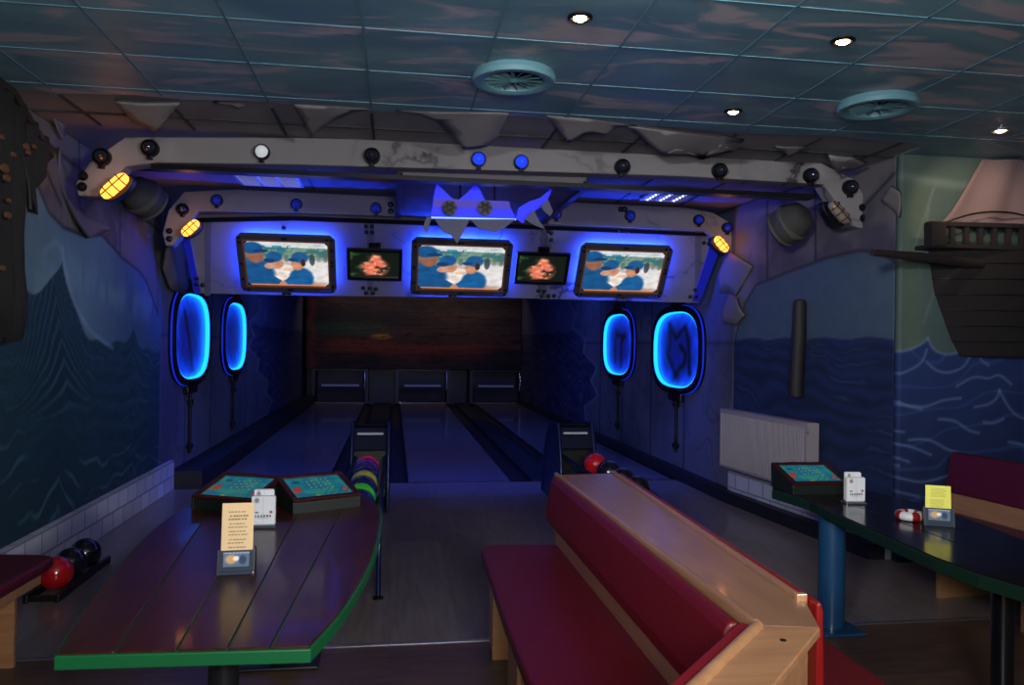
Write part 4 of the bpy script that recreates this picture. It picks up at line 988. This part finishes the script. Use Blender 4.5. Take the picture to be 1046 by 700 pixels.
def menu_stand(p, rz, card, label, w=.125, h=.19, two=False):
    t = thing_local('menu_stand', p, label, 'menu stand', 'menu stands', rz)
    tilt = .14
    def q(a, b, d=0): return Vector((a, b*math.sin(tilt)+d, b*math.cos(tilt)))
    MB().prism([q(-w/2-.006,0,-.012), q(w/2+.006,0,-.012), q(w/2+.006,0,.06), q(-w/2-.006,0,.06)], (0,0,.012)).obj('base', M['plastic_clear'], t, bevel=.003)
    pk_ = MB().prism([q(-w/2-.004,.012,-.006), q(w/2+.004,.012,-.006), q(w/2+.004,.09,-.006), q(-w/2-.004,.09,-.006)], (0,.004,0)).obj('front_pocket', M['plastic_clear'], t, bevel=.002)
    paint('picture', q(-w/2+.012,.03,-.008), Vector((w-.024,0,0)), q(0,.055)-q(0,0), 50, 30, holder_print, M['print'], pk_)
    for s in (-1,1): MB().prism([q(s*(w/2+.003),.0,-.012), q(s*(w/2+.003),.095,-.004), q(s*(w/2+.003),.095,.03), q(s*(w/2+.003),0,.06)], (s*.006,0,0)).obj('side_cheek', M['black'], t)
    if two:
        paint('menu_card', q(-w/2+.004,.085,.012), Vector((w-.006,0,0)), q(0,.115)-q(0,0), 70, 60, menu_card(card), M['print'], t, thick=.002)
        paint('menu_card', q(-w/2,.07,.0), Vector((w-.014,0,0)), q(0,.072)-q(0,0), 70, 60, menu_card(card), M['print'], t, thick=.002)
    else:
        paint('menu_card', q(-w/2+.001,.02,.004), Vector((w-.002,0,0)), q(0,h)-q(0,0)+q(0,.045)-q(0,0), 70, 120, menu_card(card), M['print'], t, thick=.002)
    return t
ms = menu_stand((-.579,3.09,.752), .06, (236,200,150), 'menu stand holding a cream price card on the wooden plank table', .118, .20)
mk = MB().sphere((0,0,0), .012, 16, 10).obj('salt_shaker', M['white'], smooth=True)
bpy.data.objects.remove(mk)
menu_stand((2.735,3.575,.752), -.45, (238,232,100), 'menu stand holding yellow price cards on the dark right-hand table', .122, .2, True)
def coaster_print(A, B):
    u, v = A, 1-B; c = full(u, (222,222,226)); c = mixc(c, (150,150,158), ((np.abs(u-.5) < .012)*(v < .95))*.7)
    c = mixc(c, (60,40,36), ell(u,v,.22,.13,.10,.09,.5)*.5); c = mixc(c, (150,90,70), ell(u,v,.85,.56,.07,.05,.4)); c = mixc(c, (120,110,100), ell(u,v,.22,.58,.09,.03,.4))
    m = (np.abs(v-.72) < .05)*(u > .15)*(u < .85)*(np.sin(u*48)+.6*np.sin(u*101+v*60) > -.1); c = mixc(c, (40,60,60), m*.9); c = mixc(c, (30,120,110), (np.abs(v-.80) < .012)*(u > .25)*(u < .75)*.8)
    return c
def coaster_box(p, rz, label):
    t = thing_local('coaster_box', p, label, 'coaster holder', 'coaster holders', rz)
    w = .112
    MB().box((-w/2-.004,-.004,0),(w/2+.004,.07,.012)).obj('tray', M['plastic_clear'], t, bevel=.003)
    c1_ = MB().box((-w/2,.008,.012),(w/2,.036,.152)).obj('coaster_stack', M['white'], t, bevel=.008)
    c2_ = MB().box((-w/2+.006,.04,.012),(w/2-.012,.062,.178)).obj('coaster_stack', M['white'], t, bevel=.008)
    paint('coaster_print', (-w/2+.004,.0065,.02), (w-.008,0,0), (0,0,.128), 70, 70, coaster_print, M['print'], c1_)
    paint('coaster_print', (-w/2+.009,.0385,.03), (w-.021,0,0), (0,0,.145), 50, 50, coaster_print, M['print'], c2_)
coaster_box((-.60,3.83,.752), -.03, 'holder with a stack of white coasters between the two consoles on the wooden table')
coaster_box((2.63,4.12,.752), -.1, 'holder with a stack of white coasters beside the console on the right-hand table')
# lifebuoy ashtray
t = thing('lifebuoy', (2.675,3.72,.753), 'small red and white lifebuoy ring lying on the dark right-hand table', 'lifebuoy')
def torus_part(a0, a1, R, r, c, m, nm):
    n = 14; k = 12; v = []; f = []
    for i in range(n+1):
        a = a0+(a1-a0)*i/n
        for j in range(k):
            b = 2*PI*j/k; v.append((c[0]+(R+r*math.cos(b))*math.cos(a), c[1]+(R+r*math.cos(b))*math.sin(a), c[2]+r*.95*math.sin(b)))
    for i in range(n):
        for j in range(k): f.append((i*k+j, i*k+(j+1)%k, (i+1)*k+(j+1)%k, (i+1)*k+j))
    f += [tuple(range(k)), tuple(range(n*k+k-1, n*k-1, -1))]
    MB().add(v, f).obj(nm, m, t, smooth=True)
for k in range(4):
    a = k*PI/2-PI/2+.2
    torus_part(a, a+.62*PI/2*1.0, .046, .0245, (2.675,3.72,.777), M['white'], 'white_section'); torus_part(a+.62*PI/2, a+PI/2, .046, .0252, (2.675,3.72,.777), M['red_bright'], 'red_band')

# ================================================================== BENCHES
ZD = .87
dv = thing('divider_bench', (1.1,3.3,0), 'double-sided beech bench divider with red upholstery in the right foreground', 'bench')
def W2(a, b, z=ZD): p = on(a,b,2,z); return Vector((p.x,p.y,z))
iA = Vector((.955,4.56,0)); iB = Vector((W2(768,637).x, W2(768,637).y, 0)); iC = iB+Vector((-.80,-.86,0))*1.0
oA = Vector((1.345,4.60,0)); oB = Vector((W2(838,640).x+.0, W2(838,640).y, 0)); 
dirn = Vector((-.80,-.86,0)).normalized()
oC = oB + dirn*((iC-oB).dot(dirn))
oE = Vector((W2(822,611).x, W2(822,611).y, 0))
z3 = lambda p, z: Vector((p.x,p.y,z))
# top boards
MB().prism([z3(p,ZD-.03) for p in (iA,iB,oB,oE,oA)], (0,0,.025)).obj('top_board', M['beech_y'], dv, bevel=.004)
MB().prism([z3(p,ZD-.03) for p in (iB,iC,oC,oB)], (0,0,.0255)).obj('top_board', M['beech'], dv, bevel=.004)
def molding(a, b, nm, side, w=.026, h=.016, m='beech_y'):
    d = (b-a).normalized(); n = Vector((-d.y,d.x,0))*side
    pf = []
    for k in range(9):
        an = PI*k/8; pf.append((w/2-math.cos(an)*w/2, math.sin(an)*h))
    v = [z3(a,ZD-.004)+n*x_+Vector((0,0,z_)) for x_,z_ in pf]
    MB().prism(v, b-a).obj(nm, M[m], dv, smooth=True)
molding(iA, iB, 'edge_moulding', 1 if True else -1)
molding(iB, iC, 'edge_moulding', 1, .034, .016, 'beech')
molding(oA, oE, 'edge_moulding', -1)
# core panels
def wallpanel(a, b, z0, z1, th, nm, m, side=1, par=None, bev=.004):
    d = (b-a).normalized(); n = Vector((-d.y,d.x,0))*side
    return MB().prism([z3(a,z0), z3(b,z0), z3(b,z0)+n*th, z3(a,z0)+n*th], (0,0,z1-z0)).obj(nm, M[m], par or dv, bevel=bev)
def inset(p, dx, dy): return p+Vector((dx,dy,0))
wallpanel(inset(iA,.04,-.02), inset(iB,.04,.03), .02, ZD-.03, .02, 'inner_panel', 'beech', -1)
wallpanel(inset(oA,-.03,-.02), inset(oE,-.03,.05), .02, ZD-.03, .02, 'outer_panel', 'beech', 1)
wallpanel(inset(oB,-.035,-.0), inset(oC,-.035,.0), .02, ZD-.03, .02, 'end_panel', 'beech', -1)
wallpanel(inset(iA,.04,-.02), inset(oA,-.03,-.02), .02, ZD-.03, .02, 'far_end_panel', 'beech', -1)
wallpanel(inset(oE,-.05,.03), inset(oB,-.03,.03), .02, ZD-.03, .02, 'corner_panel', 'beech', -1)
# upholstery: back cushions (slightly tilted), wood strip, seat
def cushion(quad, vec, nm, m, par, bev=.025):
    return MB().prism(quad, vec).obj(nm, M[m], par, bevel=bev, seg=4)
bA, bB = Vector((.93,4.50,0)), iB+Vector((.0,.02,0)); tA, tB = Vector((.955,4.52,0)), iB+Vector((-.0,.0,0))
# back cushion along the lane-side: profile leaning back at the top
MB().prism([Vector((.965,4.50,.60)),Vector((.905,4.50,.60)),Vector((.895,4.50,.66)),Vector((.925,4.50,.84)),Vector((.94,4.50,.87)),Vector((.965,4.50,.872)),Vector((.985,4.50,.84))], (0,-2.43,0)).obj('back_cushion', M['red'], dv, bevel=.012, seg=3)
MB().prism([Vector((.985,4.52,.44)),Vector((.965,4.52,.44)),Vector((.955,4.52,.62)),Vector((.975,4.52,.62))], (0,-2.5,0)).obj('wood_strip', M['beech_y'], dv)
# short leg of the L
n1 = Vector((dirn.y,-dirn.x,0))   # towards the seat side
if n1.x > 0: n1 = -n1
a0 = iB+n1*.0; a1 = iC+n1*.0
MB().prism([z3(a0,.60)+n1*.06, z3(a0,.60)-n1*.02, z3(a0,.85)-n1*.02, z3(a0,.865)+n1*.0, z3(a0,.85)+n1*.03], (a1-a0)).obj('back_cushion', M['red'], dv, bevel=.012, seg=3)
MB().prism([z3(a0,.868)+n1*.035, z3(a0,.868)+n1*.0, z3(a0,.84)+n1*.0, z3(a0,.84)+n1*.035], (a1-a0)).obj('piping', M['red_bright'], dv, bevel=.008)
wallpanel(a0, a1, .40, .62, .02, 'wood_strip', 'beech', -1)
# seat: L polygon with rounded far corner
sx = .985
seat = [(sx,4.52),(.60,4.55),(.545,4.52),(.515,4.46),(.49,3.4),(.485,2.0),(.30,1.78),(.0,1.45),(.28,1.2),(iB.x+.02,iB.y-.02)]
MB().prism([Vector((a,b,.40)) for a,b in seat], (0,0,.065)).obj('seat_cushion', M['red'], dv, bevel=.02, seg=3)
MB().prism([Vector((a+.012 if a < .7 else a,b-.01,.375)) for a,b in seat], (0,0,.026)).obj('seat_board', M['black'], dv)
MB().box((.53,4.02,0),(.98,4.05,.376)).obj('support_panel', M['beech'], dv)
MB().box((.535,3.25,0),(.98,3.28,.376)).obj('support_panel', M['beech'], dv)
MB().box((.55,2.0,0),(.575,3.62,.376)).obj('front_panel', M['beech'], dv)
MB().box((.54,4.05,0),(.56,4.25,.376)).obj('front_panel', M['beech'], dv)
# other side
MB().prism([Vector((1.352,4.55,.56)),Vector((1.384,4.55,.56)),Vector((1.376,4.55,.85)),Vector((1.366,4.55,.878)),Vector((1.352,4.55,.87))], (oE-oA)+Vector((-.002,-.01,0))).obj('back_cushion', M['red_bright'], dv, bevel=.008, seg=3)
MB().prism([z3(oE,.55)+Vector((-.03,-.01,0)), z3(oE,.885)+Vector((-.03,-.01,0)), z3(oE,.885)+Vector((.004,-.01,0)), z3(oE,.55)+Vector((.004,-.01,0))], (0,.022,0)).obj('end_block', M['beech'], dv, bevel=.003)
MB().prism([Vector((1.27,4.5,.40)),Vector((1.76,4.5,.40)),Vector((1.74,1.9,.40)),Vector((1.20,1.9,.40))], (0,0,.065)).obj('seat_cushion', M['red'], dv, bevel=.02, seg=3)
MB().box((1.25,2.4,0),(1.68,2.43,.40)).obj('support_panel', M['beech'], dv); MB().box((1.25,4.0,0),(1.68,4.03,.40)).obj('support_panel', M['beech'], dv)
MB().lathe([(.008,0),(.008,.002)], z3(W2(800,653),ZD-.004), (0,0,1), 12).obj('screw_cap', M['bolt'], dv)

# left bench
lb = thing('corner_bench', (-2.0,3.9,0), 'low beech bench with dark red seat at the left edge beside the floor ball rack', 'bench')
MB().prism([Vector(p) for p in ((-2.3,4.52,.44),(-1.80,4.44,.44),(-1.74,4.40,.44),(-1.73,4.32,.44),(-1.80,3.0,.44),(-2.3,3.0,.44))], (0,0,.06)).obj('seat_cushion', M['darkred'], lb, bevel=.02, seg=3)
MB().prism([Vector(p) for p in ((-2.3,4.46,.38),(-1.82,4.40,.38),(-1.77,4.32,.38),(-1.84,3.0,.38),(-2.3,3.0,.38))], (0,0,.062)).obj('seat_frame', M['beech'], lb)
MB().box((-2.25,4.20,0),(-1.84,4.225,.38)).obj('side_panel', M['beech'], lb)
MB().box((-2.25,3.1,0),(-1.9,3.125,.38)).obj('side_panel', M['beech'], lb)

# right bench
rb = thing('wall_bench', (4.0,4.2,0), 'beech bench with dark red backrest by the ship mural at the right edge', 'bench')
q1 = on(970,463,1,5.30); q2d = Vector((.10,-1,0)).normalized()
def rbp(s, z, o=0): 
    n = Vector((1,.10,0)).normalized(); return Vector((4.06,5.22,0))+q2d*s+n*o+Vector((0,0,z))
MB().prism([rbp(0,.60,-.03),rbp(0,.60,.04),rbp(0,.89,.09),rbp(0,.89,.02)], q2d*2.2).obj('back_cushion', M['darkred'], rb, bevel=.015, seg=3)
MB().prism([rbp(-.02,.40,.0),rbp(-.02,.40,.05),rbp(-.02,.62,.06),rbp(-.02,.62,.0)], q2d*2.2).obj('wood_strip', M['beech_y'], rb)
MB().prism([rbp(.02,.40,-.58),rbp(.02,.40,.0),rbp(.02,.46,.0),rbp(.02,.46,-.58)], q2d*2.2).obj('seat_cushion', M['darkred'], rb, bevel=.015)
for s in (.46,1.10):
    MB().prism([rbp(s,0,-.52),rbp(s,0,.0),rbp(s,.40,.0),rbp(s,.40,-.52)], q2d*.03).obj('support_panel', M['beech'], rb)

# ================================================================== RADIATOR
rd = thing('radiator', (3.66,7.2,.3), 'white ribbed panel radiator on the right wall', 'radiator')
r0 = Vector((3.50,8.02,0)); r1 = Vector((3.62,6.42,0)); rdv = (r1-r0).normalized(); rn = Vector((-1,-.09,0)).normalized()
L = (r1-r0).length; z0, z1 = .36, .97
MB().prism([z3(r0,z0),z3(r1,z0),z3(r1,z0)-rn*.10,z3(r0,z0)-rn*.10], (0,0,z1-z0)).obj('casing', M['radiator'], rd, bevel=.008)
mb = MB(); n = 38
for k in range(n):
    a = r0+rdv*(.03+(L-.07)*k/n); mb.prism([z3(a,z0+.03),z3(a+rdv*.022,z0+.03),z3(a+rdv*.018,z0+.03)+rn*.012,z3(a+rdv*.004,z0+.03)+rn*.012], (0,0,z1-z0-.07))
mb.obj('ribbed_front', M['radiator'], rd)
MB().prism([z3(r0,z1),z3(r1,z1),z3(r1,z1)-rn*.10,z3(r0,z1)-rn*.10], (0,0,.012)).obj('top_grille', M['radiator'], rd, bevel=.004)
MB().prism([z3(r1,z0-.02)+rn*.012,z3(r1,z0-.02)+rdv*.012+rn*.012,z3(r1,z0-.02)+rdv*.012-rn*.11,z3(r1,z0-.02)-rn*.11], (0,0,z1-z0+.03)).obj('side_cover', M['radiator'], rd, bevel=.004)
MB().tube([z3(r1,z1-.06)+rn*.01+rdv*.01, z3(r1,z1-.06)+rn*.01+rdv*.06], .02, 16).obj('valve', M['radiator'], rd, smooth=True)
for k in (.3,1.3):
    a = r0+rdv*k-rn*.10; MB().box((-.02,-.02,z0+.1),(.06,.02,z1-.1), at=(a.x,a.y,0)).obj('wall_bracket', M['radiator'], rd)

# wooden pile on the right wall
pp0 = on(813,405,0,3.64); pp1 = on(817,308,0,3.64)
t = thing('wooden_post', pp0, 'thin dark weathered wooden post standing out of the painted sea above the radiator', 'post')
ya = (pp0.y+pp1.y)/2
MB().tube([(3.64,ya+.03,pp0.z),(3.64,ya+.01,pp0.z+.3),(3.645,ya-.005,pp1.z-.3),(3.645,ya-.01,pp1.z)], [.066,.062,.064,.058], 12).obj('trunk', M['post'], t, smooth=True)
MB().lathe([(.05,0),(.045,.015),(.02,.02)], (3.645,ya-.01,pp1.z), (0,0,1), 12).obj('post_top', M['ship_rail'], t)

# ================================================================== SHIP
YS = 5.36
sh = thing('ship_relief', (4.7,5.55,1.62), 'dark wooden sailing ship bow with railing and bowsprit mounted on the right mural wall', 'ship')
# hull: curved boards bulging from the wall
def hull_edge(z):   # x of the stem at height z
    zs = [1.60,1.75,2.1,2.42,2.5]; xs = [4.24,4.16,4.03,3.985,3.96]
    return float(np.interp(z, zs, xs))
nz, nx = 34, 30; v = []; f = []
ztop = lambda x: 2.415+.01*(x-4)
for i in range(nz+1):
    for j in range(nx+1):
        s = j/nx; zz = 1.595+(2.415-1.595)*i/nz; x = hull_edge(zz)+s*(6.4-hull_edge(zz))
        d = .26*(1-(1-min(1,s*3.2))**2)*(.55+.45*i/nz)**.5
        gr = 0
        v.append((x, 5.58-d+gr, zz))
for i in range(nz):
    for j in range(nx): f.append((i*(nx+1)+j, i*(nx+1)+j+1, (i+1)*(nx+1)+j+1, (i+1)*(nx+1)+j))
o = MB().add(v, f).obj('hull', M['ship'], sh, smooth=True); sd = o.modifiers.new('s','SOLIDIFY'); sd.thickness = .03; sd.offset = 0
MB().prism([Vector((3.97,5.3,2.41)),Vector((6.4,5.3,2.41)),Vector((6.4,5.58,2.41)),Vector((3.97,5.58,2.41))], (0,0,.03)).obj('deck_beam', M['ship'], sh, bevel=.006)
MB().prism([Vector((3.95,5.3,2.57)),Vector((6.4,5.3,2.60)),Vector((6.4,5.36,2.60)),Vector((3.95,5.36,2.57))], (0,0,.035)).obj('top_rail', M['ship'], sh, bevel=.006)
MB().box((3.955,5.28,2.42),(4.07,5.38,2.60)).obj('stem_post', M['ship_rail'], sh, bevel=.006)
for k in range(16):
    x = 4.15+k*.118
    MB().box((x-.018,5.31,2.44),(x+.018,5.345,2.60)).obj('baluster', M['ship'], sh, bevel=.004)
a, b = on(891,258,1,5.05), on(980,265,1,5.35)
MB().tube([a, a.lerp(b,.5)+Vector((0,0,-.005)), b+Vector((.2,.02,-.03))], [.024,.034,.036], 14).obj('bowsprit', M['ship_rail'], sh, smooth=True)
def hull_y(x, z):
    s = (x-hull_edge(z))/(6.4-hull_edge(z)); i = (z-1.595)/(2.415-1.595)*nz
    return 5.58-.26*(1-(1-min(1,s*3.2))**2)*(.55+.45*max(0,i)/nz)**.5
for zz in (2.31,2.19,2.07,1.95,1.83,1.71):
    xs = [hull_edge(zz)+.02+(6.35-hull_edge(zz))*k/24 for k in range(25)]
    MB().tube([(x, hull_y(x,zz)-.016, zz) for x in xs], .005, 6).obj('plank_seam', M['black'], sh)
# sail with folds
def sail_paint(A, B): return full(A, (150,120,122))
vs = []; f = []; n = 26
tp, bl, br_ = on(1046,104,1,5.45), on(960,229,1,5.42), on(1100,222,1,5.42)
lft = [on(a,b,1,5.44) for a,b in curve([(960,229),(972,216),(985,196),(997,176),(1008,158),(1020,138),(1038,112),(1046,104)],4)]
for p in lft:
    for j in range(n+1):
        s = j/n; x = p.x+s*(5.6-p.x); z = p.z-.02*math.sin(s*PI)*0
        if p is lft[0]: z = p.z+.07*math.sin(min(1,s*2.0)*PI/2)
        vs.append((x, 5.46-.07*math.sin(s*PI)-.018*math.sin(s*26+z*3), min(z, HC-.02)))
for i in range(len(lft)-1):
    for j in range(n): f.append((i*(n+1)+j, i*(n+1)+j+1, (i+1)*(n+1)+j+1, (i+1)*(n+1)+j))
o = MB().add(vs, f).obj('sail', M['sail'], None, smooth=True); sd = o.modifiers.new('s','SOLIDIFY'); sd.thickness = .006
tag(o, 'pale pinkish sail lit by a downlight above the ship railing', 'sail')
MB().tube([on(a,b,1,5.34) for a,b in curve([(962,229),(975,224),(992,219),(1010,216.5),(1030,217),(1046,220),(1070,226)],4)], .007, 8).obj('rigging_rope', M['black'], sh, smooth=True)

# ragged hanging sailcloth on the left
rgp = [(-12,78),(4,93),(14,96),(20,108),(28,122),(38,136),(52,155),(50,160),(44,158),(40,180),(36,200),(34,216),(29,219),(26,196),(21,190),(19,230),(18,290),(17,347),(13,351),(10,335),(4,345),(-12,350)]
w = [on(a,b,0,-2.26) for a,b in rgp]
bm = bmesh.new(); vs_ = [bm.verts.new(p) for p in w]; fc = bm.faces.new(vs_); bmesh.ops.triangulate(bm, faces=[fc]); bmesh.ops.subdivide_edges(bm, edges=bm.edges[:], cuts=4, use_grid_fill=True)
for v in bm.verts: v.co.x += .035*math.sin(v.co.y*42+math.sin(v.co.z*3)*.8)+.012*math.sin(v.co.z*9+v.co.y*13)
me = bpy.data.meshes.new('ragged_sailcloth'); bm.to_mesh(me); bm.free()
tg = thing('ragged_sailcloth', w[-2], 'dark tattered cloth with golden spots hanging on the left wall by the wave mural', 'cloth')
o = link('cloth', me, M['rag'], tg, smooth=True); o.matrix_parent_inverse = PINV[tg.name]; sd = o.modifiers.new('s','SOLIDIFY'); sd.thickness = .012
MB().tube([on(a,b,0,-2.24) for a,b in ((-12,74),(14,94),(30,122),(53,157))], .022, 10).obj('yard', M['post'], tg, smooth=True)
MB().tube([(-2.33,5.22,1.66),(-2.33,5.22,3.1)], .04, 12).obj('mast', M['post'], tg, smooth=True)
MB().tube([on(a,b,0,-2.22) for a,b in ((24,160),(30,190),(31,214))], .012, 8).obj('rope', M['post'], tg, smooth=True)
for k, (a,b,r) in enumerate(((28,150,.028),(6,172,.035),(8,182,.028),(9,220,.026),(15,158,.02),(4,274,.022),(30,156,.02),(10,205,.018),(36,150,.018),(3,140,.02))):
    p = on(a,b,0,-2.205); MB().lathe([(r*.8,-.01),(r*.75,.0),(r*.4,.002)], p, (1,0,0), 7, 1, 1.8).obj('gold_patch', M['gold'], tg)

# ================================================================== LIGHTS
def area(name, loc, aim, size, power, color, size_y=None, spread=None):
    ld = bpy.data.lights.new(name,'AREA'); ld.energy = power; ld.color = color; ld.size = size
    if size_y: ld.shape = 'RECTANGLE'; ld.size_y = size_y
    if spread: ld.spread = spread
    o = bpy.data.objects.new(name, ld); COL.objects.link(o); o.location = loc
    o.rotation_euler = (Vector(aim)-Vector(loc)).to_track_quat('-Z','Y').to_euler(); return o
# camera flash, weak
fl = bpy.data.lights.new('flash','POINT'); fl.energy = 62; fl.color = (1,.93,.85); fl.shadow_soft_size = .03
fo = bpy.data.objects.new('flash', fl); COL.objects.link(fo); fo.location = CP+cu*.12-cf*.03
# unseen fill lights, added to brighten the room and its side walls
area('room_fill', (1.8,-1.2,2.95), (1.8,1.5,0), 1.2, 5, (1,.86,.72))
area('room_fill', (4.6,1.0,2.95), (4.2,3.4,0), 1.0, 5, (1,.82,.66))
area('ceiling_fill', (.4,-.6,1.9), (.9,2.6,3.15), .6, 92, (.95,.97,1))  # added uplight behind the camera, brightens the ceiling
area('room_fill', (3.6,-1.5,2.7), (-2.4,6.6,2.0), .5, 22, (.95,.97,1), spread=.95)
area('room_fill', (-1.8,-1.5,2.7), (3.75,6.8,2.0), .5, 22, (.95,.97,1), spread=.8)
# blacklight tubes behind the screen panel and the beam
area('blacklight_tube', (.6,8.75,2.95), (.6,13.5,0), 5.2, 60, (.07,.13,1), .15)
area('blacklight_tube', (.6,13.5,3.05), (.6,15.5,0), 5.2, 55, (.08,.15,1), .15)
area('blacklight_tube', (.6,6.25,3.05), (.6,8.4,2.3), 4.6, 11, (.09,.12,1), .12)
area('board_light', (.6,20.6,3.0), (.6,21.6,1.2), 4.6, 11, (1,.75,.55), .1)  # unseen warm light aimed at the masking board
wd = bpy.data.worlds.new('World'); bpy.context.scene.world = wd; wd.use_nodes = True
wd.node_tree.nodes['Background'].inputs[0].default_value = (.3,.4,.6,1); wd.node_tree.nodes['Background'].inputs[1].default_value = .01

# ================================================================== CAMERA
cam = bpy.data.cameras.new('camera'); co = bpy.data.objects.new('camera', cam); COL.objects.link(co)
cam.sensor_width = 36; cam.lens = F/1046*36; cam.clip_end = 100; cam.clip_start = .05
R = Matrix((cr, cu, -cf)).transposed()
co.matrix_world = Matrix.Translation(CP) @ R.to_4x4()
sc = bpy.context.scene; sc.camera = co
sc.view_settings.view_transform = 'Standard'; sc.view_settings.look = 'None'; sc.view_settings.gamma = 1; sc.view_settings.exposure = 0
sc.view_settings.use_curve_mapping = False
